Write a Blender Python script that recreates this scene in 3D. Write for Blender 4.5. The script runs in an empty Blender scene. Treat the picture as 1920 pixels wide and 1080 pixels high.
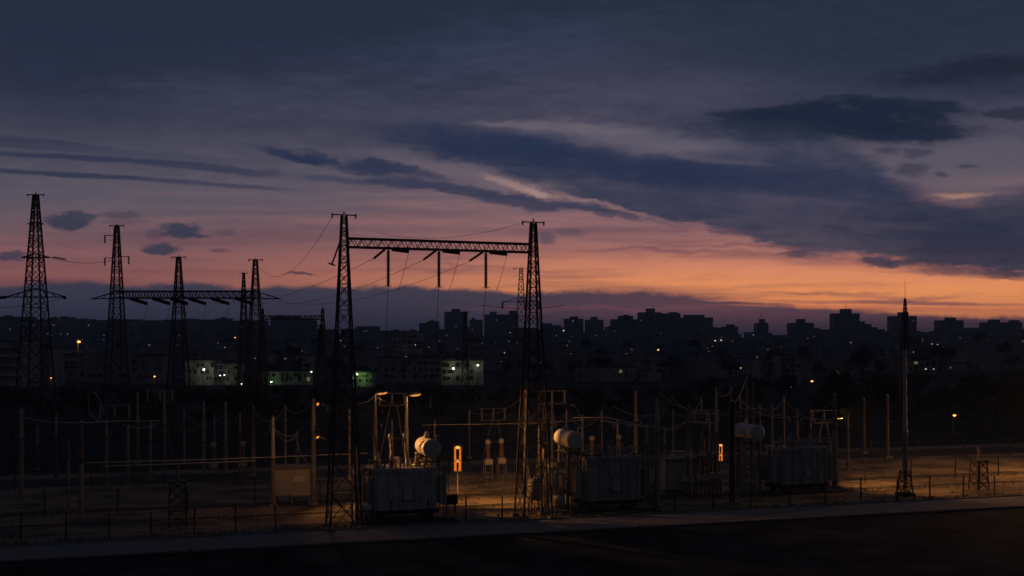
import bpy, bmesh, math, random
from mathutils import Vector, Matrix
R = math.radians
scene = bpy.context.scene
col = scene.collection

# ------------------------------------------------------------------ camera
F = 2000.0          # focal length in pixels of the 1920 px wide photograph
H = 13.0            # eye height above the yard
HZ = 650.0          # horizon row
cam_d = bpy.data.cameras.new('camera')
cam = bpy.data.objects.new('camera', cam_d); col.objects.link(cam)
cam.location = (0, 0, H); cam.rotation_euler = (R(90), 0, 0)
cam_d.sensor_width = 36.0; cam_d.lens = 36.0 * F / 1920.0
cam_d.shift_y = (HZ - 540.0) / 1920.0
cam_d.clip_start = 0.5; cam_d.clip_end = 20000
scene.camera = cam
scene.render.resolution_x = 1024; scene.render.resolution_y = 576
scene.view_settings.view_transform = 'Standard'
scene.view_settings.look = 'None'
scene.view_settings.exposure = 0.0
scene.view_settings.gamma = 1.0
scene.view_settings.use_curve_mapping = False

def lin(c):
    c /= 255.0
    return c / 12.92 if c <= 0.04045 else ((c + 0.055) / 1.055) ** 2.4
def srgb(r, g, b, a=1.0): return (lin(r), lin(g), lin(b), a)

# ------------------------------------------------------------------ world: dusk sky
world = bpy.data.worlds.new('World'); scene.world = world
world.use_nodes = True
nt = world.node_tree; N = nt.nodes; L = nt.links
N.clear()
def node(t, **kw):
    n = N.new(t)
    for k, v in kw.items(): setattr(n, k, v)
    return n
def setin(s, v):
    if isinstance(v, bpy.types.NodeSocket): L.new(v, s)
    else: s.default_value = v
def M(op, a, b=0.0, c=0.0, clamp=False):
    n = node('ShaderNodeMath', operation=op); n.use_clamp = clamp
    setin(n.inputs[0], a); setin(n.inputs[1], b)
    if op in ('MULTIPLY_ADD', 'SMOOTH_MIN', 'SMOOTH_MAX', 'COMPARE', 'WRAP'): setin(n.inputs[2], c)
    return n.outputs[0]
def step(v, a, b, o0=0.0, o1=1.0):
    n = node('ShaderNodeMapRange', interpolation_type='SMOOTHSTEP')
    setin(n.inputs['Value'], v)
    n.inputs['From Min'].default_value = a; n.inputs['From Max'].default_value = b
    n.inputs['To Min'].default_value = o0; n.inputs['To Max'].default_value = o1
    return n.outputs[0]
def mix(f, a, b, mode='MIX'):
    n = node('ShaderNodeMix', data_type='RGBA', blend_type=mode)
    setin(n.inputs[0], f); setin(n.inputs[6], a); setin(n.inputs[7], b)
    return n.outputs[2]
def ramp(v, pts, interp='LINEAR'):
    n = node('ShaderNodeValToRGB'); cr = n.color_ramp; cr.interpolation = interp
    while len(cr.elements) < len(pts): cr.elements.new(0.5)
    for e, (p, c) in zip(cr.elements, pts): e.position = p; e.color = c
    setin(n.inputs[0], v); return n.outputs[0]
def curve(v, pts, lo, hi):
    """value v in 0..20 (hundreds of photo pixels) -> y"""
    n = node('ShaderNodeFloatCurve'); cv = n.mapping.curves[0]
    n.mapping.extend = 'HORIZONTAL'
    P = [(p[0] / 20.0, (p[1] - lo) / (hi - lo)) for p in pts]
    while len(cv.points) < len(P): cv.points.new(0.5, 0.5)
    for q, p in zip(cv.points, P): q.location = p
    n.mapping.update()
    setin(n.inputs['Value'], M('DIVIDE', v, 20.0, clamp=True))
    return M('MULTIPLY_ADD', n.outputs[0], hi - lo, lo)
def noise(vec, scale, detail=4.0, rough=0.55, dim='3D'):
    n = node('ShaderNodeTexNoise', noise_dimensions=dim)
    setin(n.inputs['Vector'], vec); n.inputs['Scale'].default_value = scale
    n.inputs['Detail'].default_value = detail; n.inputs['Roughness'].default_value = rough
    return n.outputs['Fac']
def mapping(vec, loc=(0, 0, 0), rot=0.0, sc=(1, 1, 1), vt='POINT'):
    n = node('ShaderNodeMapping', vector_type=vt); setin(n.inputs['Vector'], vec)
    n.inputs['Location'].default_value = loc; n.inputs['Rotation'].default_value = (0, 0, rot)
    n.inputs['Scale'].default_value = sc; return n.outputs[0]

tc = node('ShaderNodeTexCoord'); sep = node('ShaderNodeSeparateXYZ'); L.new(tc.outputs['Generated'], sep.inputs[0])
ya = M('MAXIMUM', M('ABSOLUTE', sep.outputs[1]), 0.05)
# U: hundreds of pixels to the right of the photo's left edge, V: hundreds of pixels down (tangents of azimuth and elevation)
U = M('MULTIPLY_ADD', M('DIVIDE', sep.outputs[0], ya), F / 100, 9.6)
V = M('SUBTRACT', HZ / 100, M('MULTIPLY', M('DIVIDE', sep.outputs[2], ya), F / 100))
cmb = node('ShaderNodeCombineXYZ'); L.new(U, cmb.inputs[0]); L.new(V, cmb.inputs[1]); P0 = cmb.outputs[0]
# cloud edges are torn by two noises
def warp(vec, scale, ax, ay, detail, seed, sx=0.45):
    m = mapping(vec, (seed, seed * 1.7, seed), 0, (scale * sx, scale, 1))
    n = node('ShaderNodeTexNoise'); L.new(m, n.inputs['Vector']); n.inputs['Scale'].default_value = 1.0
    n.inputs['Detail'].default_value = detail; n.inputs['Roughness'].default_value = 0.6
    s = node('ShaderNodeVectorMath', operation='SUBTRACT'); L.new(n.outputs['Color'], s.inputs[0]); s.inputs[1].default_value = (.5, .5, .5)
    k = node('ShaderNodeVectorMath', operation='MULTIPLY'); L.new(s.outputs[0], k.inputs[0]); k.inputs[1].default_value = (ax, ay, 0)
    a = node('ShaderNodeVectorMath', operation='ADD'); L.new(vec, a.inputs[0]); L.new(k.outputs[0], a.inputs[1])
    return a.outputs[0]
P1 = warp(P0, 1.9, 1.5, 0.50, 8, 3.1)
P2 = warp(P0, 4.0, 0.55, 0.26, 7, 8.3, 0.6)
P3 = warp(P0, 1.2, 0.8, 0.09, 6, 5.7, 0.5)
s1 = node('ShaderNodeSeparateXYZ'); L.new(P1, s1.inputs[0]); U1, V1 = s1.outputs[0], s1.outputs[1]
RG = noise(mapping(P0, (2, 5, 1), R(-5), (1.3, 5.0, 1)), 1.0, 7, 0.66)          # fine raggedness shared by all cloud edges
RGo = M('MULTIPLY_ADD', RG, 1.5, -0.75)
def ell(c, cx, cy, rx, ry, rot=0.0, soft=0.5, P=None):
    # (the tiny dependence on the colour so far keeps the shader's stack small: clouds are evaluated one after another)
    q = node('ShaderNodeVectorMath', operation='MULTIPLY_ADD'); L.new(c, q.inputs[0]); q.inputs[1].default_value = (1e-7,) * 3; L.new(P or P1, q.inputs[2])
    m = mapping(q.outputs[0], (cx, cy, 0), R(rot), (rx, ry, 1), 'TEXTURE')
    ln = node('ShaderNodeVectorMath', operation='LENGTH'); L.new(m, ln.inputs[0])
    return step(M('ADD', ln.outputs['Value'], RGo), 1 + soft * .8, 1 - soft)
def cloud(c, cx, cy, rx, ry, rot, op, colr, soft=.5, P=None):
    return mix(M('MULTIPLY', ell(c, cx, cy, rx, ry, rot, soft, P), op), c, colr)

Vn = M('DIVIDE', V, 6.8, clamp=True)
cl = ramp(Vn, [(0, srgb(36, 45, 62)), (.10, srgb(39, 46, 65)), (.25, srgb(50, 55, 75)), (.37, srgb(68, 69, 86)), (.47, srgb(85, 82, 96)),
               (.56, srgb(97, 88, 100)), (.63, srgb(112, 88, 96)), (.70, srgb(128, 89, 93)), (.76, srgb(146, 93, 90)), (.82, srgb(126, 78, 84)), (1, srgb(70, 55, 70))])
cr_ = ramp(Vn, [(0, srgb(38, 48, 64)), (.10, srgb(44, 52, 71)), (.25, srgb(60, 62, 82)), (.37, srgb(80, 76, 93)), (.47, srgb(104, 92, 104)),
                (.56, srgb(128, 100, 107)), (.63, srgb(146, 104, 106)), (.69, srgb(176, 116, 104)), (.74, srgb(220, 138, 104)), (.79, srgb(246, 154, 98)), (.85, srgb(242, 146, 88)), (.90, srgb(150, 92, 84)), (1, srgb(80, 60, 75))])
c = mix(step(U, 2.0, 14.5), cl, cr_)
# soft streaks, tilted slightly, running through the glow
st1 = noise(mapping(P0, (0, 0, 0), R(-2), (0.16, 2.6, 1)), 1.0, 5, 0.62)
st2 = noise(mapping(P0, (7, 3, 2), R(-6), (0.35, 0.9, 1)), 1.0, 5, 0.6)
stk = M('MULTIPLY', step(st1, 0.46, 0.66), step(V, 2.6, 4.2))
c = mix(M('MULTIPLY', stk, 0.55), c, mix(step(V, 3.6, 5.0), srgb(78, 70, 88), srgb(112, 74, 84)))
lt = M('MULTIPLY', step(st1, 0.50, 0.34), step(V, 3.0, 4.3))
c = mix(M('MULTIPLY', lt, 0.22), c, mix(step(U, 4, 13), srgb(168, 108, 106), srgb(236, 150, 112)))
# broad soft variation high up
c = mix(M('MULTIPLY', step(st2, 0.42, 0.66), step(V, 3.6, 1.0, 0, 0.6)), c, srgb(40, 46, 66))
c = cloud(c, 11.6, 1.7, 3.2, 1.2, -8, .45, srgb(72, 70, 90), .7, P0)
c = cloud(c, 2.2, 1.4, 2.6, 0.8, 0, .3, srgb(34, 42, 60), .8, P0)
c = cloud(c, 9.6, 0.9, 2.4, .5, -3, .45, srgb(57, 65, 90), .8, P1)
c = cloud(c, 15.6, 0.7, 4.0, 1.1, 0, .75, srgb(39, 50, 67), .7, P1)
c = cloud(c, 12.5, 1.75, 2.0, .35, -4, .3, srgb(84, 82, 98), .8, P1)
c = cloud(c, 5.2, 1.9, 2.6, .4, 4, .35, srgb(72, 74, 92), .8, P1)
c = cloud(c, 6.4, .45, 2.6, .3, 2, .4, srgb(34, 44, 60), .8, P1)
c = mix(M('MULTIPLY', step(RG, .35, .62), step(V, 4.2, 2.6, .06, .20)), c, srgb(30, 36, 52))

navy = srgb(37, 47, 74); slate = srgb(58, 60, 80); deep = srgb(27, 37, 56)
# the large mass from the centre to the right edge
top = curve(U, [(6.8, 2.9), (7.3, 2.50), (8.0, 2.40), (9.0, 2.52), (10, 2.62), (11.2, 2.80), (12.3, 3.0), (13.0, 2.85), (14, 2.5), (15, 2.45), (16, 2.8), (16.7, 3.3), (17.6, 3.70), (18.5, 3.65), (20, 3.3)], 0, 7)
bot = curve(U, [(6.8, 2.8), (7.3, 2.72), (8.0, 2.95), (8.7, 3.08), (9.4, 3.25), (10.2, 3.52), (11.0, 3.85), (12.0, 4.1), (13.2, 4.3), (14.0, 4.5), (14.8, 4.72), (15.6, 4.78), (16.6, 4.85), (17.5, 5.05), (20, 5.2)], 0, 7)
V1r = M('MULTIPLY_ADD', RGo, .45, V1)
m_a = M('MULTIPLY', step(M('SUBTRACT', V1r, top), -0.20, 0.22), step(M('SUBTRACT', bot, V1r), -0.08, 0.14))
m_a = M('MULTIPLY', m_a, step(U1, 6.9, 7.6))
body = mix(step(M('ADD', st2, M('MULTIPLY', RGo, .35)), 0.36, 0.64), srgb(43, 51, 75), srgb(66, 66, 84))
ops = []
def dark(cx, cy, rx, ry, rot, op, colr=navy, soft=.45, P=None): ops.append((cx, cy, rx, ry, rot, op, colr, soft, P))
def bright(cx, cy, rx, ry, rot, op, colr, soft=.6, P=None): ops.append((cx, cy, rx, ry, rot, op, colr, soft, P))
for cx, cy, rx, ry, rot, so_, op in ((9.2, 2.72, 2.0, .28, 5, .6, .8), (11.7, 3.12, 2.2, .28, 6, .7, .85), (14.6, 3.35, 2.6, .26, 4, .8, .6)):
    dark(cx, cy, rx, ry, rot, op, navy, so_)
dark(18.2, 4.4, 2.4, .55, 3, .7, srgb(40, 46, 66), .7)
dark(13.2, 3.9, 2.6, .22, 6, .35, srgb(56, 58, 80), .9)
# lit holes and torn bright edges
bright(8.9, 3.25, 1.6, .17, 11, .45, srgb(112, 98, 108))
bright(9.75, 3.50, .62, .09, 17, .75, srgb(158, 130, 126), .7, P2)
bright(10.1, 3.62, .22, .07, 10, .6, srgb(172, 140, 132), .7, P2)
bright(10.95, 3.76, .42, .035, 8, .7, srgb(146, 116, 118), .8, P2)
bright(11.6, 3.93, .55, .05, 14, .7, srgb(150, 112, 112), .8, P2)
bright(12.5, 4.14, .6, .035, 12, .5, srgb(138, 104, 108), .8, P2)
bright(17.9, 3.50, .75, .17, 6, .7, srgb(104, 90, 100), .8)
bright(18.0, 3.65, .42, .05, -2, .8, srgb(168, 126, 110), .8, P2)
bright(18.4, 3.0, 1.7, .36, -4, .75, srgb(88, 84, 98), .8)
bright(13.6, 3.02, .9, .05, 5, .5, srgb(84, 82, 98), .7, P3)
bright(14.9, 3.75, 1.6, .06, 5, .35, srgb(76, 72, 90), .7, P3)
bright(16.2, 4.2, 1.4, .07, 4, .35, srgb(78, 70, 88), .7, P3)
bright(12.0, 2.62, 2.0, .20, 6, .75, srgb(98, 92, 106), .7)
bright(11.0, 2.42, 1.6, .08, 3, .6, srgb(104, 96, 108), .7, P2)
bright(9.6, 2.36, .8, .06, 3, .6, srgb(104, 94, 106), .7, P2)
bright(19.0, 2.3, 1.3, .22, 0, .45, srgb(74, 72, 88), .8)
# separate dark clouds
dark(15.3, 2.26, 2.2, .34, -2, .95, deep, .4)
dark(16.5, 2.42, 1.8, .26, 3, .95, deep, .4)
dark(16.9, 2.00, 1.3, .21, 2, .9, deep, .4)
dark(14.6, 2.12, 1.2, .14, -3, .8, deep, .4, P3)
dark(14.0, 2.50, 1.7, .22, 3, .5, srgb(50, 56, 76), .8)
dark(18.5, 1.28, 1.8, .22, -6, .9, srgb(32, 36, 52), .6)
dark(18.9, 1.62, 1.3, .22, 0, .5, srgb(38, 42, 58), .7)
dark(18.9, 2.12, .6, .09, 2, .8, srgb(38, 42, 60))
for cx, cy, rx, ry in ((17.05, 3.17, .3, .13), (17.2, 2.88, .3, .1), (16.6, 2.82, .25, .1), (18.2, 3.12, .2, .05), (17.6, 3.24, .16, .05)):
    dark(cx, cy, rx, ry, 0, .75, srgb(58, 58, 76), .5, P2)
dark(0.5, 2.68, 1.5, .10, 5, .9, srgb(50, 54, 74), .5, P3); dark(2.2, 2.86, 2.4, .08, 5, .6, srgb(64, 65, 85), .6, P3)
dark(1.4, 2.95, 2.4, .055, 3, .95, srgb(50, 54, 76), .5, P3); dark(3.6, 3.12, 1.4, .07, 6, .9, srgb(54, 57, 78), .5, P3)
dark(1.4, 3.28, 2.2, .05, 3, .95, srgb(52, 55, 75), .5, P3); dark(4.0, 3.46, 1.4, .04, 4, .8, srgb(60, 60, 80), .5, P3)
dark(4.2, 3.2, .35, .08, 5, .6, slate); dark(4.9, 3.24, .5, .07, 3, .65, slate, .5, P2)
dark(5.3, 2.88, .7, .09, 12, .85, navy); dark(6.0, 3.0, .65, .11, 14, .85, navy); dark(7.2, 3.15, .75, .13, 6, .85, navy)
dark(7.9, 3.27, .5, .08, 14, .5, slate)
dark(6.6, 3.38, 1.3, .07, 5, .7, srgb(60, 62, 84)); dark(8.4, 3.52, 1.6, .10, 6, .85, srgb(52, 56, 80)); dark(10.0, 3.78, 1.3, .12, 7, .85, srgb(52, 56, 80)); dark(11.2, 3.98, 1.0, .07, 8, .75, srgb(60, 60, 82))
dark(5.9, 2.38, 1.0, .10, 3, .5, srgb(58, 58, 78), .7); dark(4.8, 2.20, .9, .04, 8, .45, srgb(58, 58, 78), .7)
blu = srgb(50, 56, 76)
dark(1.32, 4.13, .42, .17, 0, .9, blu, .35, P2); dark(1.60, 4.07, .26, .07, 0, .8, srgb(66, 64, 80), .4, P2)
dark(2.28, 4.03, .36, .09, 0, .7, srgb(68, 64, 80), .4, P2); dark(2.35, 4.16, .4, .07, 0, .4, srgb(80, 70, 84), .6, P2)
dark(3.38, 4.33, .38, .13, 4, .9, blu, .35, P2); dark(3.6, 4.42, .30, .06, 0, .8, blu, .4, P2); dark(2.95, 4.38, .2, .09, 0, .4, blu, .6, P2)
dark(3.05, 4.67, .38, .11, 0, .88, blu, .35, P2); dark(4.2, 4.34, .18, .06, 0, .55, srgb(76, 66, 80), .5, P2)
dark(4.15, 4.69, .24, .04, 0, .6, srgb(76, 62, 76), .5, P2); dark(5.6, 5.14, .32, .025, 2, .8, srgb(70, 56, 72), .5, P2)
dark(0.15, 4.81, .3, .08, 0, .8, blu, .4, P2); dark(10.7, 4.36, .28, .07, 0, .6, srgb(82, 70, 86), .5, P2); dark(10.22, 4.47, .2, .12, 0, .7, srgb(76, 68, 84), .5, P2)
dark(15.0, 4.74, .42, .04, 2, .7, srgb(84, 68, 82), .5, P2); dark(16.5, 4.92, .42, .09, 2, .9, srgb(66, 60, 76), .4, P2); dark(17.3, 4.93, .9, .10, 0, .85, srgb(60, 56, 74), .5); dark(18.0, 5.12, .8, .10, 4, .6, srgb(96, 70, 78), .7)
dark(19.2, 5.2, .7, .07, 3, .6, srgb(80, 62, 74), .6, P2)
for cx, cy, rx, ry, op in ((12.6, 4.72, 1.5, .04, .5), (14.2, 4.62, 1.3, .04, .5), (15.5, 5.48, 1.3, .035, .5), (17.2, 5.56, 1.2, .04, .5), (13.2, 4.30, 1.2, .04, .4), (7.8, 4.05, 1.4, .05, .35), (8.9, 4.95, .9, .03, .4)):
    dark(cx, cy, rx, ry, 1, op, srgb(112, 76, 86), .7)
# the low cloud bank along the horizon
s2 = node('ShaderNodeSeparateXYZ'); L.new(P2, s2.inputs[0])
bank = curve(U, [(0, 5.36), (1.6, 5.24), (2.4, 5.36), (3.3, 5.27), (4.6, 5.38), (5.4, 5.33), (6.4, 5.36), (7.6, 5.33), (8.6, 5.40), (10, 5.46), (11.3, 5.42), (13, 5.50), (14.5, 5.66), (16, 5.80), (18, 5.90), (20, 5.92)], 0, 7)
bm_ = step(M('SUBTRACT', s2.outputs[1], bank), -0.03, 0.10)
bcol = ramp(Vn, [(.76, srgb(58, 60, 78)), (.82, srgb(52, 57, 77)), (.88, srgb(46, 51, 71)), (1, srgb(36, 41, 58))])
bcol = mix(step(U, 8, 13), bcol, ramp(Vn, [(.79, srgb(74, 60, 76)), (.85, srgb(92, 66, 80)), (.90, srgb(66, 54, 72)), (1, srgb(44, 42, 60))]))
n_low = len(ops)
bright(12.0, 5.78, 2.6, .05, 0, .5, srgb(120, 78, 84), .9)
bright(14.9, 5.66, 1.4, .035, 1, .85, srgb(214, 128, 92), .6, P3)
bright(14.2, 5.73, .8, .02, 0, .6, srgb(180, 104, 88), .6, P3)
bright(17.4, 5.80, 2.4, .05, 1, .8, srgb(206, 118, 88), .6, P3)
dark(17.2, 5.69, 1.9, .04, 1, .75, srgb(120, 78, 84), .6, P3)
dark(15.2, 5.83, 1.6, .04, 0, .6, srgb(84, 62, 78), .6, P3)
bright(18.6, 5.50, 1.4, .08, 1, .5, srgb(244, 156, 96), .7, P3)
bright(9.6, 5.78, .5, .04, 0, .4, srgb(100, 68, 80), .9)

# sky well away from the sunset: a plain dusk dome, darker to the east
el = M('ARCSINE', sep.outputs[2])
amb = ramp(M('DIVIDE', M('MAXIMUM', el, 0.0), 1.5708), [(0, srgb(44, 42, 60)), (.06, srgb(98, 70, 80)), (.13, srgb(72, 66, 84)), (.2, srgb(40, 46, 62)), (1, srgb(34, 39, 54))])
amb = mix(step(sep.outputs[1], 0.6, -0.3), amb, srgb(38, 40, 48))
az = M('ABSOLUTE', M('SUBTRACT', U, 9.6))
edge = M('MAXIMUM', step(az, 9.0, 15.0), step(V, 0.3, -2.5))

def background(colour):
    b_ = node('ShaderNodeBackground'); L.new(colour, b_.inputs[0]); b_.inputs[1].default_value = 1.05; return b_.outputs[0]
def mixsh(f, a, b):
    m = node('ShaderNodeMixShader'); L.new(f, m.inputs[0]); L.new(a, m.inputs[1]); L.new(b, m.inputs[2]); return m.outputs[0]
def region(lo, hi):
    cc = mix(M('MULTIPLY', m_a, 0.93), c, body) if hi > 6 else c
    for k, (cx, cy, rx, ry, rot, op, colr, soft, P) in enumerate(ops):
        if k == n_low: cc = mix(M('MULTIPLY', bm_, .96), cc, bcol)
        w = rx * (1 + soft) + 0.5
        if cx + w > lo and cx - w < hi: cc = cloud(cc, cx, cy, rx, ry, rot, op, colr, soft, P)
    return background(mix(edge, cc, amb))
parts_ = [(-9, 3.2), (3.2, 6.3), (6.3, 9.2), (9.2, 12.2), (12.2, 15.4), (15.4, 29)]
res = region(*parts_[-1])
for lo, hi in reversed(parts_[:-1]):
    res = mixsh(M('GREATER_THAN', U, hi), region(lo, hi), res)
inview = M('MULTIPLY', M('MULTIPLY', M('LESS_THAN', az, 15.0), M('GREATER_THAN', sep.outputs[1], 0.0)), M('MULTIPLY', M('GREATER_THAN', V, -2.5), M('LESS_THAN', V, 6.8)))
res = mixsh(inview, background(amb), res)

sky = node('ShaderNodeTexSky', sky_type='NISHITA'); sky.sun_disc = False
SUN_EL, SUN_AZ = R(-6), R(14)
sky.sun_elevation = SUN_EL; sky.sun_rotation = SUN_AZ; sky.air_density = 1.0; sky.dust_density = 1.5
bg2 = node('ShaderNodeBackground'); L.new(sky.outputs[0], bg2.inputs[0]); bg2.inputs[1].default_value = 0.05
ad = node('ShaderNodeAddShader'); L.new(res, ad.inputs[0]); L.new(bg2.outputs[0], ad.inputs[1])
out = node('ShaderNodeOutputWorld'); L.new(ad.outputs[0], out.inputs[0])

# last trace of the sun, low in the west behind the town
sd = bpy.data.lights.new('sun', 'SUN'); sd.energy = 0.004; sd.angle = R(12); sd.color = (1.0, .55, .35)
so = bpy.data.objects.new('sun', sd); col.objects.link(so)
so.rotation_euler = (R(86), 0, R(180) - SUN_AZ)

# ------------------------------------------------------------------ materials
def mat(name, rgb, rough=0.7, metal=0.0, var=0.25, scale=1.5, bump=0.0, detail=5, spec=0.4):
    m = bpy.data.materials.new(name); m.use_nodes = True; t = m.node_tree; b = t.nodes['Principled BSDF']
    tcn = t.nodes.new('ShaderNodeTexCoord'); nz = t.nodes.new('ShaderNodeTexNoise'); nz.inputs['Scale'].default_value = scale; nz.inputs['Detail'].default_value = detail
    t.links.new(tcn.outputs['Object'], nz.inputs['Vector'])
    r = t.nodes.new('ShaderNodeValToRGB'); t.links.new(nz.outputs['Fac'], r.inputs[0])
    r.color_ramp.elements[0].position = 0.3; r.color_ramp.elements[1].position = 0.7
    r.color_ramp.elements[0].color = tuple(max(0, x * (1 - var)) for x in rgb) + (1,)
    r.color_ramp.elements[1].color = tuple(min(1, x * (1 + var)) for x in rgb) + (1,)
    t.links.new(r.outputs[0], b.inputs['Base Color'])
    b.inputs['Roughness'].default_value = rough; b.inputs['Metallic'].default_value = metal; b.inputs['Specular IOR Level'].default_value = spec
    if bump:
        bp = t.nodes.new('ShaderNodeBump'); bp.inputs['Strength'].default_value = bump; bp.inputs['Distance'].default_value = 0.1
        n2 = t.nodes.new('ShaderNodeTexNoise'); n2.inputs['Scale'].default_value = scale * 6; n2.inputs['Detail'].default_value = 6
        t.links.new(tcn.outputs['Object'], n2.inputs['Vector']); t.links.new(n2.outputs['Fac'], bp.inputs['Height']); t.links.new(bp.outputs[0], b.inputs['Normal'])
    return m
def glow(name, rgb, strength):
    m = bpy.data.materials.new(name); m.use_nodes = True; t = m.node_tree; t.nodes.clear()
    e = t.nodes.new('ShaderNodeEmission'); e.inputs[0].default_value = tuple(rgb) + (1,); e.inputs[1].default_value = strength
    o = t.nodes.new('ShaderNodeOutputMaterial'); t.links.new(e.outputs[0], o.inputs[0]); return m
MT = {
 'steel': mat('galvanised steel', (.11, .105, .10), .6, .3, .3, 2),
 'dsteel': mat('dark steel', (.035, .035, .036), .6, .2, .3, 2),
 'pipe': mat('aluminium pipe', (.34, .32, .29), .5, .3, .2, 3),
 'paintp': mat('pale grey tank paint', (.50, .49, .47), .55, 0, .2, .9, .15),
 'paint': mat('grey tank paint', (.34, .34, .335), .55, 0, .25, .9, .15),
 'cream': mat('cream tank paint', (.55, .52, .46), .45, 0, .12, 2, .1),
 'porc': mat('brown porcelain', (.17, .11, .08), .35, 0, .25, 3),
 'porcg': mat('grey porcelain', (.33, .31, .28), .35, 0, .25, 3),
 'conc': mat('weathered concrete', (.21, .20, .185), .85, 0, .3, 1.2, .3),
 'panel': mat('pale rendered panel', (.42, .39, .34), .8, 0, .2, 1.1, .2),
 'wire': mat('conductor', (.05, .05, .05), .6, .3, .2, 2),
 'wirel': mat('bright conductor', (.30, .29, .27), .5, .3, .2, 2),
 'rubber': mat('black rubber', (.02, .02, .02), .8),
 'facade': mat('town plaster', (.24, .24, .25), .9, 0, .35, .12),
 'facade2': mat('town concrete', (.21, .22, .25), .9, 0, .35, .10),
 'facade3': mat('pale plaster', (.36, .34, .30), .9, 0, .55, .35),
 'darkglass': mat('dark window glass', (.03, .035, .04), .2, 0, .3, 2, spec=.5),
 'roof': mat('dark roofing', (.07, .07, .08), .9, 0, .3, .3),
 'bark': mat('bark', (.05, .04, .03), .9, 0, .3, 4),
 'leaf': mat('dark foliage', (.03, .038, .02), .8, 0, .5, 6),
 'sodium': glow('sodium lamp glow', (1.0, .30, .045), 5),
 'glowdim': glow('dim orange glow put into lit shape', (1.0, .22, .02), .75),
 'sodiumhead': glow('sodium lamp head', (1.0, .36, .06), .9),
 'glowhot': glow('hot orange glow put into lit shape', (1.0, .42, .08), 1.3),
 'white': glow('cool white lamp glow', (.85, 1.0, .72), 9),
 'warmdot': glow('warm lamp glow', (1.0, .42, .10), 2.2),
 'winw': glow('lit warm window', (1.0, .66, .36), .40),
 'winc': glow('lit cool window', (.70, .85, 1.0), .40),
 'wind': glow('dim lit window', (1.0, .70, .45), .13),
 'winb': glow('bright lit window', (1.0, .80, .58), 1.1),
}

# ------------------------------------------------------------------ mesh helpers
class MB:
    def __init__(s): s.v = []; s.f = []; s.sm = []
    def add(s, vs, fs, smooth=False):
        o = len(s.v); s.v += [tuple(p) for p in vs]; s.f += [tuple(i + o for i in f) for f in fs]; s.sm += [smooth] * len(fs); return s
    def box(s, c, d, rz=0.0):
        x, y, z = d[0] / 2, d[1] / 2, d[2] / 2; cr, sr = math.cos(rz), math.sin(rz)
        vs = [(c[0] + a * x * cr - b * y * sr, c[1] + a * x * sr + b * y * cr, c[2] + e * z) for e in (-1, 1) for a, b in ((-1, -1), (1, -1), (1, 1), (-1, 1))]
        return s.add(vs, [(3, 2, 1, 0), (4, 5, 6, 7), (0, 1, 5, 4), (1, 2, 6, 5), (2, 3, 7, 6), (3, 0, 4, 7)])
    def frame(s, p0, p1):
        p0, p1 = Vector(p0), Vector(p1); d = p1 - p0
        if d.length < 1e-6: d = Vector((0, 0, 1e-3))
        w = d.normalized(); a = Vector((0, 0, 1)) if abs(w.z) < .9 else Vector((1, 0, 0)); x = w.cross(a).normalized(); return p0, p1, x, w.cross(x)
    def bar(s, p0, p1, w, h=None):
        h = h or w; p0, p1, x, y = s.frame(p0, p1)
        vs = [p + x * a * w / 2 + y * b * h / 2 for p in (p0, p1) for a, b in ((-1, -1), (1, -1), (1, 1), (-1, 1))]
        return s.add(vs, [(0, 1, 2, 3), (7, 6, 5, 4), (4, 5, 1, 0), (5, 6, 2, 1), (6, 7, 3, 2), (7, 4, 0, 3)])
    def tube(s, p0, p1, r0, r1=None, n=8):
        return s.lathe(p0, p1, [(0, r0), (1, r0 if r1 is None else r1)], n)
    def lathe(s, p0, p1, prof, n=10):
        """prof: (t along the axis, radius)"""
        p0, p1, x, y = s.frame(p0, p1); vs = []; fs = []
        for t, r in prof:
            for i in range(n):
                a = 2 * math.pi * i / n; vs.append(p0 + (p1 - p0) * t + (x * math.cos(a) + y * math.sin(a)) * r)
        for k in range(len(prof) - 1):
            for i in range(n):
                j = (i + 1) % n; fs.append((k * n + i, k * n + j, (k + 1) * n + j, (k + 1) * n + i))
        s.add(vs, fs, True)
        m = len(prof) - 1
        s.add([vs[i] for i in range(n)], [tuple(range(n - 1, -1, -1))]); s.add([vs[m * n + i] for i in range(n)], [tuple(range(n))]); return s
    def path(s, pts, r, n=5):
        for a, b in zip(pts, pts[1:]): s.tube(a, b, r, r, n)
        return s
    def sheds(s, p0, p1, r, R_, k, n=10, taper=1.0):
        prof = [(0, r)]
        for i in range(k):
            t = (i + .5) / k; q = 1 + (taper - 1) * t
            prof += [(t - .30 / k, r * q), (t - .02 / k, R_ * q), (t + .10 / k, R_ * q), (t + .22 / k, r * q)]
        prof.append((1, r * taper)); return s.lathe(p0, p1, prof, n)
    def build(s, name, m, parent=None):
        me = bpy.data.meshes.new(name); me.from_pydata(s.v, [], s.f); me.materials.append(MT[m] if isinstance(m, str) else m)
        me.polygons.foreach_set('use_smooth', s.sm); me.update()
        o = bpy.data.objects.new(name, me); col.objects.link(o); o.parent = parent; return o
def tag(o, label, cat, group=None, kind=None):
    if label: o['label'] = label
    if cat: o['category'] = cat
    if group: o['group'] = group
    if kind: o['kind'] = kind
    return o
def thing(name, label, cat, loc=(0, 0, 0), rz=0.0, group=None):
    o = bpy.data.objects.new(name, None); col.objects.link(o); o.empty_display_size = .5
    o.location = loc; o.rotation_euler = (0, 0, rz); return tag(o, label, cat, group)
def struct(name, mb, m):
    o = mb.build(name, m); o['kind'] = 'structure'; return o
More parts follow.
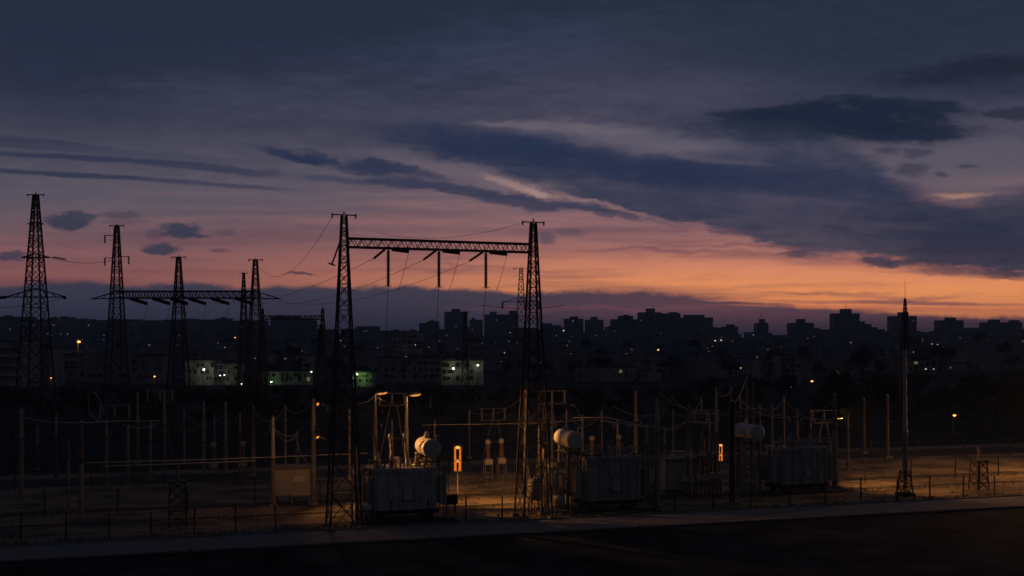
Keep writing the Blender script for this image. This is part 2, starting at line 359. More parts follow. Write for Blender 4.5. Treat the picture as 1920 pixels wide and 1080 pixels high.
def copy_tree(o, parent=None, loc=None, rz=None, sc=None, label=None, group=None):
    c = o.copy(); col.objects.link(c); c.parent = parent
    if loc is not None: c.location = loc
    if rz is not None: c.rotation_euler = (0, 0, rz)
    if sc is not None: c.scale = sc
    if label: c['label'] = label
    if group: c['group'] = group
    for ch in list(o.children): copy_tree(ch, c)
    return c
def lamp(name, kind, loc, energy, color, parent=None, size=.2, rot=None, cone=None, blend=.5):
    d = bpy.data.lights.new(name, kind); d.energy = energy; d.color = color; d.shadow_soft_size = size
    if cone: d.spot_size = R(cone); d.spot_blend = blend
    o = bpy.data.objects.new(name, d); col.objects.link(o); o.location = loc; o.parent = parent
    if rot is not None: o.rotation_euler = rot
    return o

# photo geometry -> place: a ground point seen in column px at distance Y; height seen in row py at distance Y
def gx(px, Y): return (px - 960.0) * Y / F
def gz(py, Y): return H - (py - HZ) * Y / F
def gy(py): return F * H / (py - HZ)
A = R(17.0); CA, SA = math.cos(A), math.sin(A)
def W(u, v, z=0.0): return Vector((u * CA - v * SA, 77.0 + u * SA + v * CA, z))   # yard axes: u along the road, v away from it
def uv(x, y):
    y -= 77.0; return x * CA + y * SA, -x * SA + y * CA
rnd = random.Random(7)

# ------------------------------------------------------------------ setting
def ss(a, b, x):
    t = min(1, max(0, (x - a) / (b - a))); return t * t * (3 - 2 * t)
def terrain(x, y):
    return 24 * ss(420, 1500, y) + 1.6 * math.sin(x * .011 + y * .004) * ss(420, 900, y) + 9 * ss(60, 200, x * 260 / max(y, 1)) * ss(230, 330, y) * (1 - ss(450, 800, y))
gm = mat('dry soil and scrub', (.036, .038, .038), .95, 0, .7, .25, .6, 8, spec=.05)
b = MB(); xs = [-4200, -3000, -2200, -1700, -1300] + [i * 60 for i in range(-18, 19)] + [1300, 1700, 2200, 3000, 4200]
ys = [-400, -100, 0, 30, 60, 90, 130, 200] + [230 + 40 * i for i in range(36)] + [1900, 2400, 3200, 4500, 7000]
vs = [(x, y, terrain(x, y) - .03) for y in ys for x in xs]; n = len(xs)
b.add(vs, [(j * n + i, j * n + i + 1, (j + 1) * n + i + 1, (j + 1) * n + i) for j in range(len(ys) - 1) for i in range(n - 1)], True)
struct('ground', b, gm)
def strip(name, u0, u1, v0, v1, z, m):
    b = MB(); k = 24
    for i in range(k):
        a, c_ = u0 + (u1 - u0) * i / k, u0 + (u1 - u0) * (i + 1) / k
        b.add([W(a, v0, z), W(c_, v0, z), W(c_, v1, z), W(a, v1, z)], [(0, 1, 2, 3)])
    return struct(name, b, m)
# gravel with worn patches
def gravel(name, c1, c2, c3):
    m = bpy.data.materials.new(name); m.use_nodes = True; t = m.node_tree; bs = t.nodes['Principled BSDF']; bs.inputs['Roughness'].default_value = .95
    g = t.nodes.new('ShaderNodeNewGeometry')
    def nz(s, d):
        q = t.nodes.new('ShaderNodeTexNoise'); q.inputs['Scale'].default_value = s; q.inputs['Detail'].default_value = d; q.inputs['Roughness'].default_value = .65
        t.links.new(g.outputs['Position'], q.inputs['Vector']); return q.outputs['Fac']
    def rp(f, p0, p1, a, b_):
        r = t.nodes.new('ShaderNodeValToRGB'); t.links.new(f, r.inputs[0]); r.color_ramp.elements[0].position = p0; r.color_ramp.elements[1].position = p1
        r.color_ramp.elements[0].color = a + (1,); r.color_ramp.elements[1].color = b_ + (1,); return r.outputs[0]
    x1 = t.nodes.new('ShaderNodeMix'); x1.data_type = 'RGBA'; f = rp(nz(.22, 6), .42, .62, (0, 0, 0), (1, 1, 1)); t.links.new(f, x1.inputs[0])
    t.links.new(rp(nz(3.5, 8), .3, .7, c1, c2), x1.inputs[6]); x1.inputs[7].default_value = c3 + (1,)
    t.links.new(x1.outputs[2], bs.inputs['Base Color'])
    bp = t.nodes.new('ShaderNodeBump'); bp.inputs['Strength'].default_value = .7; bp.inputs['Distance'].default_value = .12; t.links.new(nz(5, 8), bp.inputs['Height']); t.links.new(bp.outputs[0], bs.inputs['Normal'])
    return m
strip('yard_gravel', -62, 90, 2.35, 44, .004, gravel('gravel', (.12, .095, .065), (.34, .26, .17), (.05, .043, .03)))
strip('road', -66, 95, -3.0, 2.2, .01, gravel('worn asphalt', (.15, .15, .155), (.23, .23, .235), (.19, .185, .185)))
for v0, v1, z in ((2.2, 2.35, .12), (-3.2, -3.0, .13)):
    b = MB(); 
    for i in range(24):
        a = -66 + 161 * i / 24
        p = [W(a, v0), W(a + 161 / 24 - .02, v0), W(a + 161 / 24 - .02, v1), W(a, v1)]
        b.add([(q.x, q.y, 0) for q in p] + [(q.x, q.y, z) for q in p], [(4, 5, 6, 7), (0, 1, 5, 4), (1, 2, 6, 5), (2, 3, 7, 6), (3, 0, 4, 7)])
    struct('kerb', b, 'conc')
# low strips of darker gravel in the yard
dk_ = mat('darker gravel', (.035, .032, .026), .95, 0, .5, .8, .4)
for u0, u1, v0, v1 in ((-58, 60, 15.8, 17.6), (-58, 60, 9.9, 11.1), (-58, 80, 33, 40), (-16.0, -3.0, 3.0, 5.4)):
    strip('dark_gravel_strip', u0, u1, v0, v1, .009, dk_)

# ------------------------------------------------------------------ lattice steel
def lattice(mb, wb, wt, h, n, t=.12, br=.07, z0=0.0, cx=0, cy=0):
    def hw(z): return (wb + (wt - wb) * (z - z0) / h) / 2
    zs = [z0]; q = 0.90
    tot = sum(q ** i for i in range(n)); z = z0
    for i in range(n): z += h * q ** i / tot; zs.append(z)
    for a, c_ in ((-1, -1), (1, -1), (1, 1), (-1, 1)):
        mb.bar((cx + a * hw(z0), cy + c_ * hw(z0), z0), (cx + a * hw(z0 + h), cy + c_ * hw(z0 + h), z0 + h), t)
    cs = ((-1, -1), (1, -1), (1, 1), (-1, 1))
    for i in range(n):
        za, zb = zs[i], zs[i + 1]; A_, B_ = hw(za), hw(zb)
        for k in range(4):
            p, q_ = cs[k], cs[(k + 1) % 4]
            mb.bar((cx + p[0] * A_, cy + p[1] * A_, za), (cx + q_[0] * B_, cy + q_[1] * B_, zb), br)
            mb.bar((cx + q_[0] * A_, cy + q_[1] * A_, za), (cx + p[0] * B_, cy + p[1] * B_, zb), br)
            if i % 2 == 0: mb.bar((cx + p[0] * B_, cy + p[1] * B_, zb), (cx + q_[0] * B_, cy + q_[1] * B_, zb), br)
def truss(mb, p0, p1, w, h, n, t=.10, br=.055):
    """horizontal box girder; p0, p1 centre of the bottom face"""
    p0, p1 = Vector(p0), Vector(p1); d = (p1 - p0); x = d.normalized(); y = Vector((-x.y, x.x, 0)).normalized()
    for s_ in (-1, 1):
        for z in (0, h): mb.bar(p0 + y * s_ * w / 2 + Vector((0, 0, z)), p1 + y * s_ * w / 2 + Vector((0, 0, z)), t)
    for i in range(n):
        a, c_ = p0 + d * i / n, p0 + d * (i + 1) / n; m = (a + c_) / 2
        for s_ in (-1, 1):
            o = y * s_ * w / 2; up = Vector((0, 0, h))
            mb.bar(a + o, m + o + up, br); mb.bar(m + o + up, c_ + o, br)
        for z in (0, h):
            o = Vector((0, 0, z)); mb.bar(a - y * w / 2 + o, c_ + y * w / 2 + o, br)
            mb.bar(a - y * w / 2 + o, a + y * w / 2 + o, br)
def top_fit(mb, z, arm, t=.08):
    mb.bar((-arm, 0, z), (arm, 0, z), t); mb.bar((0, 0, z), (0, 0, z + .25), t)
    for s_ in (-1, 1): mb.tube((s_ * arm, 0, z + .08), (s_ * arm, 0, z - .25), .07, .05, 6)

def string(name, label, p0, p1, r=.13, k=14, m='porc', group=None, caps=True, sag=0.0):
    """an insulator string between two points"""
    p0, p1 = Vector(p0), Vector(p1); t = thing(name, label, 'insulator', p0, 0, group); d = p1 - p0
    b = MB().sheds(d * .04, d * .96, r * .55, r, k, 8); b.build('insulator_discs', m, t)
    if caps:
        MB().tube((0, 0, 0), d * .05, .05, .05, 6).build('clamp', 'dsteel', t)
        b = MB(); b.tube(d * .95, d, .05, .05, 6)
        if abs(d.normalized().z) > .9: b.lathe(d * .97, d * .99, [(0, .1), (.3, .30), (.7, .30), (1, .1)], 12)
        b.build('clamp', 'dsteel', t)
    return t
def cable(label, p0, p1, sag, r=.022, group=None, n=14, m='wire', name='overhead_cable', cat='cable'):
    p0, p1 = Vector(p0), Vector(p1); pts = []
    for i in range(n + 1):
        t = i / n; p = p0.lerp(p1, t) - p0; p.z -= 4 * sag * t * (1 - t); pts.append(p)
    o = MB().path(pts, r, 5).build(name, m); o.location = p0; return tag(o, label, cat, group)

# main portal gantry at the roadside
g0 = Vector((-12.05, 76.5, 0)); g1 = Vector((1.62, 81.0, 0)); gd = (g1 - g0); GA = math.atan2(gd.y, gd.x)
gan = thing('portal_gantry', 'tall steel lattice portal gantry of two towers joined by a girder, nearest the road', 'gantry', g0, GA)
for k, xo in enumerate((0, gd.length)):
    b = MB(); lattice(b, 2.25, .34, 22.4, 20, .115, .045); top_fit(b, 22.45, .85); tw = b.build('lattice_tower', 'dsteel', gan); tw.location = (xo, 0, 0)
    for a in (-1, 1):
        for c_ in (-1, 1): MB().box((a * 1.12, c_ * 1.12, .12), (.55, .55, .24)).build('footing', 'conc', tw)
b = MB(); truss(b, (.22, 0, 20.15), (gd.length - .22, 0, 20.15), .9, .62, 19, .10, .05); b.build('girder', 'dsteel', gan)
def gp(px, z):           # a point on the gantry line seen in column px
    t = (px - 960) / F; s_ = (t * g0.y - g0.x) / (gd.x - t * gd.y); p = g0 + gd * s_; return Vector((p.x, p.y, z))
vdir = Vector((-math.sin(GA), math.cos(GA), 0))
for k, px in enumerate((728, 823, 911)):
    w_ = ('left', 'middle', 'right')[k]
    p = gp(px, 20.1); string('hanging_insulator', f'long insulator hanging straight down from the main girder, {w_} one of three', p, p - Vector((0, 0, 2.75)), .155, 24, 'porc', 'vertical insulators under the main girder')
    q = p + Vector((.25, 0, 0)); e = q + Vector((1.35, -1.0, -.25))
    string('tension_insulator', f'thick dark tension insulator string under the main girder, beside the {w_} hanging insulator', q, e, .17, 13, 'rubber', 'tension strings under the main girder')
    f = p - Vector((.2, 0, 0)); h_ = f + Vector((-1.1, 1.8, -.55))
    string('tension_insulator', f'dark insulator string slanting away leftwards from the girder at the {w_} hanging insulator', f, h_, .095, 12, 'rubber', 'slanting strings behind the main girder')
    cable(f'thin jumper wire drooping from the tension string by the {w_} hanging insulator', e, p + Vector((.75, -.2, -3.0)), .15, .016, None, 8)
    cable(f'pair wire dropping from the {w_} hanging insulator to the yard equipment', p - Vector((.0, 0, 2.75)), W(uv(p.x, p.y)[0] + .5, 9, 6.0), .3, .018, None, 8)
    cable(f'thin conductor running back from the slanting string at the {w_} hanging insulator', h_, Vector((gx((330, 420, 470)[k], 150), 150, 20.6)), 2.4, .016, 'conductors to the rear gantry', 18)
cable('thin earth wire sagging leftwards from the top of the main gantry left tower', g0 + Vector((-.8, 0, 22.4)), Vector((gx(479, 152), 152, 25.2)), 3.2, .016, None, 18)
cable('thin earth wire running left from the top of the main gantry right tower', g1 + Vector((-.8, 0, 22.4)), Vector((gx(700, 120), 120, 26.0)), 1.0, .014, None, 14)
string('tension_insulator', 'short dark insulator string sloping from the left tower of the main gantry', g0 + Vector((-.25, 0, 20.6)), g0 + Vector((-.95, .4, 18.9)), .09, 10, 'rubber')

# rear gantry: three towers of different heights
YB = 152.0
rg = thing('rear_gantry', 'three tower lattice gantry with long girder standing left behind the yard', 'gantry', (gx(219, YB), YB, 0), 0)
for px, top_, arms in ((219, 423, 1), (335, 482, 0), (479, 487, 0)):
    x = gx(px, YB) - gx(219, YB); z = gz(top_, YB); b = MB(); lattice(b, 3.3, .45, z, 18, .155, .07); top_fit(b, z, 1.0, .12)
    if arms:
        for zz, s_ in ((z - 1.4, -1), (z - 4.4, 1), (z - 4.6, -1)):
            b.bar((0, 0, zz), (s_ * 1.7, 0, zz), .1); b.sheds((s_ * 1.7, 0, zz), (s_ * 1.7, 0, zz - 1.1), .08, .16, 6, 6)
    tw = b.build('lattice_tower', 'dsteel', rg); tw.location = (x, 0, 0)
b = MB(); x2 = gx(479, YB) - gx(219, YB); truss(b, (0, 0, 19.9), (x2, 0, 19.9), 1.2, 1.0, 22, .16, .10); b.build('girder', 'dsteel', rg)
for s_, x in ((-1, 0), (1, x2)):
    b = MB(); b.bar((x, 0, 20.9), (x + s_ * 3.5, 0, 19.8), .14); b.bar((x, 0, 19.9), (x + s_ * 3.7, 0, 19.8), .14)
    for i in range(3): b.bar((x + s_ * (i + .5), 0, 20.8 - .3 * i), (x + s_ * (i + 1), 0, 19.85), .09)
    b.build('arm', 'dsteel', rg)
for k, px in enumerate((243, 285, 318, 352, 395, 440)):
    p = Vector((gx(px, YB), YB, 19.9)); 
    string('tension_insulator', ('leftmost', 'second', 'third', 'fourth', 'fifth', 'rightmost')[k] + ' dark insulator string under the rear gantry girder, of six', p, p + Vector((3.0, -1.2, -.85)), .27, 13, 'rubber', 'insulator strings under the rear girder')
    cable(('leftmost', 'second', 'third', 'fourth', 'fifth', 'rightmost')[k] + ' drop wire under the rear gantry girder, of six', p + Vector((3.0, -1.2, -.85)), p + Vector((2.6, -6, -9)), .8, .03, 'drop wires of the rear gantry', 8)

# far left pylon
YA = 119.0
pl = thing('lattice_pylon', 'tallest lattice pylon with short arms at the far left edge', 'pylon', (gx(67, YA), YA, 0))
z = gz(365, YA); b = MB(); lattice(b, 4.0, .42, z, 22, .14, .062); top_fit(b, z, .9, .1); b.build('lattice_tower', 'dsteel', pl)
for zz, w_ in ((gz(557, YA), 3.4), (gz(420, YA), .9), (gz(483, YA), 1.6)):
    for s_ in (-1, 1):
        b = MB(); b.bar((0, 0, zz + w_ * .28), (s_ * w_, 0, zz), .12); b.bar((0, 0, zz), (s_ * w_, 0, zz), .12)
        if w_ > 2:
            for i in range(3): b.bar((s_ * (i + .8), 0, zz + .6 - .2 * i), (s_ * (i + 1.3), 0, zz), .08)
        b.build('arm', 'dsteel', pl)
for s_, w_ in ((-1, 'left'), (1, 'right')):
    p = pl.location + Vector((s_ * 3.2, 0, gz(557, YA))); string('tension_insulator', f'dark insulator string on the {w_} arm of the far left pylon', p, p + Vector((s_ * .7, -1.6, -.2)), .18, 9, 'rubber')
    cable(f'conductor leaving the {w_} arm of the far left pylon towards the camera', p + Vector((s_ * .7, -1.6, -.2)), p + Vector((s_ * 3 - 8, -40, -1)), 1.5, .025)
cable('conductor between the far left pylon and the rear gantry left tower', pl.location + Vector((1.6, 0, gz(483, YA))), Vector((gx(209, YB), YB, gz(488, YB))), .5, .03)
string('tension_insulator', 'insulator string in line with the wire right of the far left pylon', pl.location + Vector((1.9, 0, gz(482, YA))), pl.location + Vector((2.9, 1.2, gz(483, YA) - .1)), .10, 9, 'rubber')

# small distant gantry and pylons
YE = 270.0
fg = thing('distant_gantry', 'small distant lattice gantry seen between the rear gantry and the main one', 'gantry', (gx(492, YE), YE, 0))
xw = gx(605, YE) - gx(492, YE)
for x in (0, xw):
    b = MB(); lattice(b, 2.7, .4, 22.6, 14, .22, .13); b.bar((0, 0, 22.6), (0, 0, 24.2), .12); tw = b.build('lattice_tower', 'dsteel', fg); tw.location = (x, 0, 0)
b = MB(); truss(b, (0, 0, 19.9), (xw, 0, 19.9), .9, .9, 12, .2, .12); b.build('girder', 'dsteel', fg)
def pylon(px, Y, topy, label, wb=3.2, arm=(), mt=.2, n=16):
    z = gz(topy, Y); t = thing('lattice_pylon', label, 'pylon', (gx(px, Y), Y, 0)); b = MB(); lattice(b, wb, .4, z, n, mt, mt * .55); top_fit(b, z, 1.0, mt * .7); b.build('lattice_tower', 'dsteel', t)
    for ay, w_ in arm:
        zz = gz(ay, Y)
        for s_ in (-1, 1):
            b = MB(); b.bar((0, 0, zz + .6), (s_ * w_, 0, zz), mt * .7); b.bar((0, 0, zz), (s_ * w_, 0, zz), mt * .7); b.sheds((s_ * w_, 0, zz), (s_ * w_, 0, zz - 1.0), .1, .2, 5, 6); b.build('arm', 'dsteel', t)
    return t
pylon(457, 270, 512, 'thin distant pylon standing just left of the rear gantry right tower', 3.0, ((560, 2.5),), .22)
pylon(977, 150, 503, 'slim pylon rising behind the left side of the main gantry right tower', 3.2, ((566, 2.6),), .11, 18)
pylon(872, 210, 585, 'slender dark pylon in front of the tall block with the roof box', 1.6, (), .18)
pylon(602, 230, 610, 'short dark pylon just left of the main gantry left tower', 3.6, ((640, 2.0),), .22)
# whips on the thin pylon
cable('faint cable crossing the sky behind the main gantry right tower', Vector((gx(905, 150), 150, gz(572, 150))), Vector((gx(1060, 150), 150, gz(572, 150))), .5, .04)

# ------------------------------------------------------------------ power transformers
def transformer(label, u, v, rot, cons_u, top=4.0, mirror=1, pm='paint'):
    t = thing('power_transformer', label, 'transformer', W(u, v), A + rot)
    Wd, D = 4.65, 2.6; z0 = .75
    b = MB()                                                          # skid and wheels
    for y in (-.95, .95): b.box((0, y, .55), (5.3, .22, .3))
    for x in (-2.2, -.7, .7, 2.2): b.box((x, 0, .58), (.2, 2.2, .2))
    for x in (-1.9, 1.9):
        for y in (-.95, .95): b.tube((x, y - .1, .3), (x, y + .1, .3), .28, .28, 12)
    b.box((0, 0, .06), (7.2, 4.4, .12)); b.build('skid', 'dsteel', t)
    b = MB(); b.box((0, 0, (z0 + top) / 2), (Wd, D, top - z0))
    b.build('tank', pm, t)
    b = MB(); b.box((0, 0, top + .06), (Wd + .3, D + .3, .12)); b.box((0, 0, top - .08), (Wd + .3, D + .3, .10))
    for i in range(18): b.tube((-Wd / 2 - .05 + i * (Wd + .1) / 17, -D / 2 - .09, top - .15), (-Wd / 2 - .05 + i * (Wd + .1) / 17, -D / 2 - .09, top + .16), .03, .03, 5)
    b.build('lid', pm, t)
    b = MB()                                                          # vertical stiffeners
    for x in (-2.05, -1.15, -.35, .75, 1.35, 2.1): b.box((x, -D / 2 - .10, (z0 + top) / 2), (.13, .20, top - z0 - .3))
    for s_ in (-1, 1):
        for y in (-.9, 0, .9): b.box((s_ * (Wd / 2 + .08), y, (z0 + top) / 2), (.16, .13, top - z0 - .3))
    b.build('stiffener_ribs', pm, t)
    b = MB(); b.box((.15, -D / 2 - .18, 2.1), (.75, .34, 1.15)); b.box((.15, -D / 2 - .36, 2.1), (.66, .02, 1.05)); b.box((.15, -D / 2 - .2, 2.72), (.85, .44, .05)); cb = b.build('control_box', pm, t)
    b = MB(); b.box((.42, -D / 2 - .40, 2.1), (.03, .05, .22)); b.build('handle', 'dsteel', cb)
    b = MB(); b.box((1.7, -D / 2 - .02, 2.9), (.34, .03, .24)); b.build('plate', 'pipe', t)
    for s_ in ((1,) if pm == 'paintp' else (-1, 1)):                                               # radiator banks on both ends
        b = MB(); x = s_ * (Wd / 2 + .35)
        for i in range(9):
            y = -1.15 + i * .28; b.box((x + s_ * .28, y, 2.15), (.52, .045, 2.3))
        for z in (1.15, 3.2): b.tube((x + s_ * .02, -1.3, z), (x + s_ * .02, 1.25, z), .08, .08, 8); b.tube((s_ * Wd / 2, 0, z), (x, 0, z), .07, .07, 8)
        b.build('radiator', pm, t)
    # conservator lying front to back on a frame
    cz = top + 1.55; c0, c1 = Vector((cons_u, -1.6, cz)), Vector((cons_u, 1.7, cz)); r = .68
    b = MB(); b.lathe(c0, c1, [(-.012, .05), (-.010, r * .6), (-.004, r * .9), (.008, r), (.016, r), (.02, r + .03), (.03, r + .03), (.034, r), (.5, r), (.95, r), (.975, r * .93), (.99, r * .7), (1, .1)], 28)
    cs = b.build('conservator', 'paintp' if u > 20 else 'cream', t)
    b = MB(); b.tube((cons_u, .5, cz + r - .05), (cons_u, .5, cz + r + .22), .2, .2, 12); b.lathe((cons_u, .5, cz + r + .2), (cons_u, .5, cz + r + .5), [(0, .09), (.4, .12), (.8, .08), (1, .02)], 10)
    b.build('breather', 'cream', cs); b = MB()
    b.tube((cons_u + .3, -1.5, cz + r * .8), (cons_u + .3, -1.5, cz + r + .35), .05, .05, 8); b.tube((cons_u + .3, -1.5, cz + r + .3), (cons_u + .55, -1.7, cz + r + .3), .04, .04, 6)
    b.build('vent_pipe', 'cream', cs)
    b = MB()
    for y in (-1.1, 1.2):
        for x in (-.5, .5): b.bar((cons_u + x, y, top + .1 if abs(cons_u) < 2.4 else .15), (cons_u + x * .7, y, cz - r * .75), .12)
        b.bar((cons_u - .55, y, top + .5), (cons_u + .55, y, top + .5), .1)
    for x in (-.45, .45): b.bar((cons_u + x, -1.1, top + .5), (cons_u + x, 1.2, top + .5), .08)
    b.build('support_frame', 'steel', t)
    b = MB(); b.path([(cons_u, 1.0, cz - r), (cons_u, 1.0, top + .45), (cons_u - mirror * 1.2, .6, top + .35), (cons_u - mirror * 1.2, .6, top + .1)], .08, 8)
    b.build('pipework', 'steel', t); b = MB()
    b.path([(cons_u + .2, -.9, cz - r), (cons_u + .2, -.9, top + .3), (cons_u - mirror * 1.5, -1.0, top + .25), (cons_u - mirror * 1.5, -1.0, top + .1)], .05, 6)
    b.build('pipework', 'steel', t); b = MB()
    b.path([(-2.7, -1.2, 3.6), (-2.7, -1.2, 4.4), (-1.0, -1.2, 4.4), (-1.0, -.6, 4.2)], .05, 6)
    b.build('pipework', 'steel', t); b = MB()
    b.path([(2.7, -1.0, .9), (2.7, -1.0, 4.3), (1.6, -.9, 4.3)], .05, 6); b.build('pipework', 'steel', t)
    bx = [-1.7, -.55, .6] if cons_u > 0 else [-.5, .75, 2.0]
    for x in bx:                                                      # tall bushings
        q = thing('bushing', None, None, (x, .55, top + .1)); q.parent = t; d = Vector((-.10 * mirror, .12, 1)).normalized()
        MB().lathe((0, 0, 0), d * .55, [(0, .26), (.3, .26), (.35, .2), (1, .19)], 12).build('turret', pm, q)
        MB().sheds(d * .55, d * 2.15, .085, .19, 13, 10, .75).build('porcelain', 'porc', q)
        b = MB(); b.lathe(d * 2.15, d * 2.5, [(0, .08), (.2, .13), (.7, .13), (1, .03)], 10); b.build('terminal', 'pipe', q)
    for x in (-2.1, -1.5, -.9, -.3, .3, .9):
        q = thing('bushing', None, None, (x, -.85, top + .1)); q.parent = t
        MB().sheds((0, 0, 0), (0, -.06, .68), .07, .15, 5, 8).build('porcelain', 'porcg', q)
        MB().tube((0, -.06, .68), (0, -.06, .86), .04, .03, 6).build('terminal', 'pipe', q)
    for x, y, r_, h in ((-2.0, .2, .16, .35), (1.9, .3, .2, .5), (2.15, -.4, .12, .3), (-.2, 1.0, .15, .6), (1.3, -.2, .14, .4)):
        MB().lathe((x, y, top + .1), (x, y, top + .16 + h), [(0, r_), (.85, r_), (.86, r_ * 1.3), (1, r_ * 1.3)], 10).build('valve', 'porcg', t)
    rr = random.Random(int(u * 3) + 50)
    for i in range(16):
        x, y = rr.uniform(-2.2, 2.1), rr.uniform(-1.1, .3); h = rr.uniform(.25, .95)
        MB().path([(x, y, top + .1), (x, y, top + h), (x + rr.uniform(-.6, .6), y + rr.uniform(-.3, .3), top + h * rr.uniform(.8, 1.1)), ], rr.uniform(.025, .06), 6).build('fitting', rr.choice(('pipe', 'porcg', 'porc')), t)
    for x in (-1.9, -.9, 1.1): MB().sheds((x, -.3, top + .1), (x, -.3, top + rr.uniform(.9, 1.3)), .07, .15, 8, 8).build('arrester', 'porcg', t)
    b = MB()                                                          # ladder
    for s_ in (-.18, .18): b.bar((Wd / 2 + .75 + s_, -1.5, .2), (Wd / 2 + .75 + s_, -1.5, top + .6), .04)
    for i in range(13): b.bar((Wd / 2 + .57, -1.5, .4 + i * .3), (Wd / 2 + .93, -1.5, .4 + i * .3), .03)
    b.build('ladder', 'dsteel', t)
    return t
transformer('large grey power transformer nearest the road, its round cream oil tank lit orange', -6.75, 6.6, 0, 2.0, 3.75, 1, 'paintp')
transformer('middle dark power transformer right of the main gantry, cream oil tank on its left', 10.1, 6.6, 0, -3.4, 4.1, -1)
transformer('rightmost power transformer with bluish grey tank behind the thick dark pole', 30.3, 11.0, 0, -4.9, 3.9, -1)

# cooler pipes and valves beside the first two transformers
def pipe_rack(label, u, v, seed):
    r = random.Random(seed); t = thing('cooling_pipework', label, 'pipework', W(u, v), A)
    b = MB()
    for i in range(13):
        x = r.uniform(-.9, .9); y = r.uniform(-.8, .8); z = r.uniform(1.6, 4.2); w_ = r.uniform(.05, .10)
        b.path([(x, y, .1), (x, y, z), (x + r.uniform(.3, .9), y, z), (x + 1.0, y + .2, z - r.uniform(.2, .8))], w_, 7)
        b.tube((x, y, z * .5), (x, y, z * .5 + .1), w_ * 2, w_ * 2, 10); b.tube((x, y, z * .8), (x, y, z * .8 + .08), w_ * 1.8, w_ * 1.8, 10)
    b.build('pipe_bundle', 'pipe', t)
    b = MB(); b.lathe((-.3, -.5, 1.0), (.5, -.5, 1.0), [(0, .1), (.06, .32), (.9, .32), (1, .1)], 14); b.tube((-.1, -.5, .1), (-.1, -.5, .8), .08, .08, 6); b.tube((.3, -.5, .1), (.3, -.5, .8), .08, .08, 6); b.build('pump', 'cream', t)
    b = MB(); b.box((0, 0, .06), (2.6, 2.4, .12)); b.build('base', 'conc', t)
    return t
pipe_rack('tangle of cooling pipes between the main gantry left tower and the first transformer', -9.75, 6.0, 3)
pipe_rack('pale cooling pipes on the left of the middle transformer', 5.6, 6.4, 5)
pipe_rack('low cooling pipes left of the rightmost transformer', 25.2, 11.3, 8)

# drum shaped breaker left of the middle transformer
t = thing('circuit_breaker', 'brownish drum breaker on legs left of the middle transformer', 'circuit breaker', W(3.6, 5.6), A)
b = MB(); b.lathe((0, 0, 1.0), (0, 0, 2.75), [(0, .35), (.08, .6), (.85, .6), (1, .42)], 18); b.build('drum', 'porcg', t)
for x in (-.45, .45):
    for y in (-.4, .4): MB().bar((x, y, 0), (x * .8, y * .8, 1.05), .1).build('leg', 'steel', t)
for x in (-.3, .3): MB().sheds((x, 0, 2.7), (x * 1.8, 0, 3.8), .07, .16, 8, 8).build('insulator', 'porc', t)
# scrubby control column and drum behind transformer one (black keg at its right foot)
t = thing('oil_drum', 'small dark drum on a stand at the right foot of the first transformer', 'drum', Vector((gx(845, 83.5), 83.5, 0)), A)
MB().lathe((-.5, 0, 1.05), (.5, 0, 1.05), [(0, .38), (.04, .42), (.3, .42), (.32, .44), (.35, .42), (.7, .42), (.96, .42), (1, .38)], 18).build('barrel', 'rubber', t)
b = MB(); b.bar((.35, 0, 0), (.35, 0, .7), .12); b.bar((-.35, 0, 0), (-.35, 0, .7), .12); b.build('stand', 'dsteel', t)

# ------------------------------------------------------------------ posts carrying insulators
def post(px, ytop, Y, w, label, ins=2.6, mats=('conc', 'porc'), cat='post insulator', taper=.8, zt=None, arm=None, smooth=False):
    z = zt if zt is not None else gz(ytop, Y); t = thing('insulator_post', label, cat, (gx(px, Y), Y, 0), A)
    s_ = w * Y / F / 2; hb = z - ins
    b = MB(); b.lathe((0, 0, 0), (0, 0, hb), [(0, s_ * 1.15), (1, s_)], 10); b.build('column', mats[0], t)
    b = MB(); b.box((0, 0, hb + .03), (s_ * 3.2, s_ * 3.2, .08)); b.build('cap_plate', 'dsteel', t); MB().box((0, 0, .1), (s_ * 4, s_ * 4, .2)).build('foot', 'conc', t)
    if ins > 0:
        b = MB(); k = int(ins / .13)
        b.sheds((0, 0, hb + .07), (0, 0, z), s_ * .72, s_ * 1.15, k, 10, taper); b.build('insulator', mats[1], t)
        MB().tube((0, 0, z), (0, 0, z + .14), s_ * .7, s_ * .5, 8).build('terminal', 'pipe', t)
    return t
post(152, 792, 81, 9, 'pale slender post with insulator top standing alone at the left side of the yard', 3.0)
post(512, 783, 86.7, 8, 'post with orange lit insulator top at the left edge of the pale equipment cabinet', 3.4, ('conc', 'cream'))
post(588, 750, 87.5, 8, 'tall plain post at the right edge of the pale equipment cabinet', 2.6, ('conc', 'porcg'))
post(382, 755, 108, 7, 'grey post left in the group of three behind the double busbar', 4.0, ('conc', 'porcg'))
post(423, 755, 109, 7, 'grey post in the middle of the group of three behind the double busbar', 4.0, ('conc', 'porcg'))
post(475, 763, 107, 7, 'grey post right in the group of three behind the double busbar', 4.0, ('conc', 'porc'))
post(308, 735, 112, 6, 'faint post with white cap left of the group of three posts', 3.4, ('conc', 'porcg'))
post(258, 738, 118, 6, 'faint post carrying a short crossarm in the dark left part of the yard', 3.4, ('conc', 'porcg'))
post(282, 790, 104, 6, 'short dim post behind the left end of the double busbar', 2.0, ('conc', 'porcg'))
post(240, 800, 100, 6, 'dim leaning-shadowed short post near the left end of the double busbar', 2.0, ('conc', 'porcg'))
post(200, 790, 98, 5, 'dim short post right of the lone pale post at the left', 1.6, ('conc', 'porcg'))
post(40, 770, 92, 8, 'barely visible post at the far left edge of the yard', 2.4, ('conc', 'porcg'))
post(128, 830, 84, 5, 'short dark post just left of the lone pale post', 1.4, ('conc', 'porc'))
post(557, 812, 92, 6, 'short leaning bushing post behind the pale equipment cabinet', 1.9, ('conc', 'porc'))
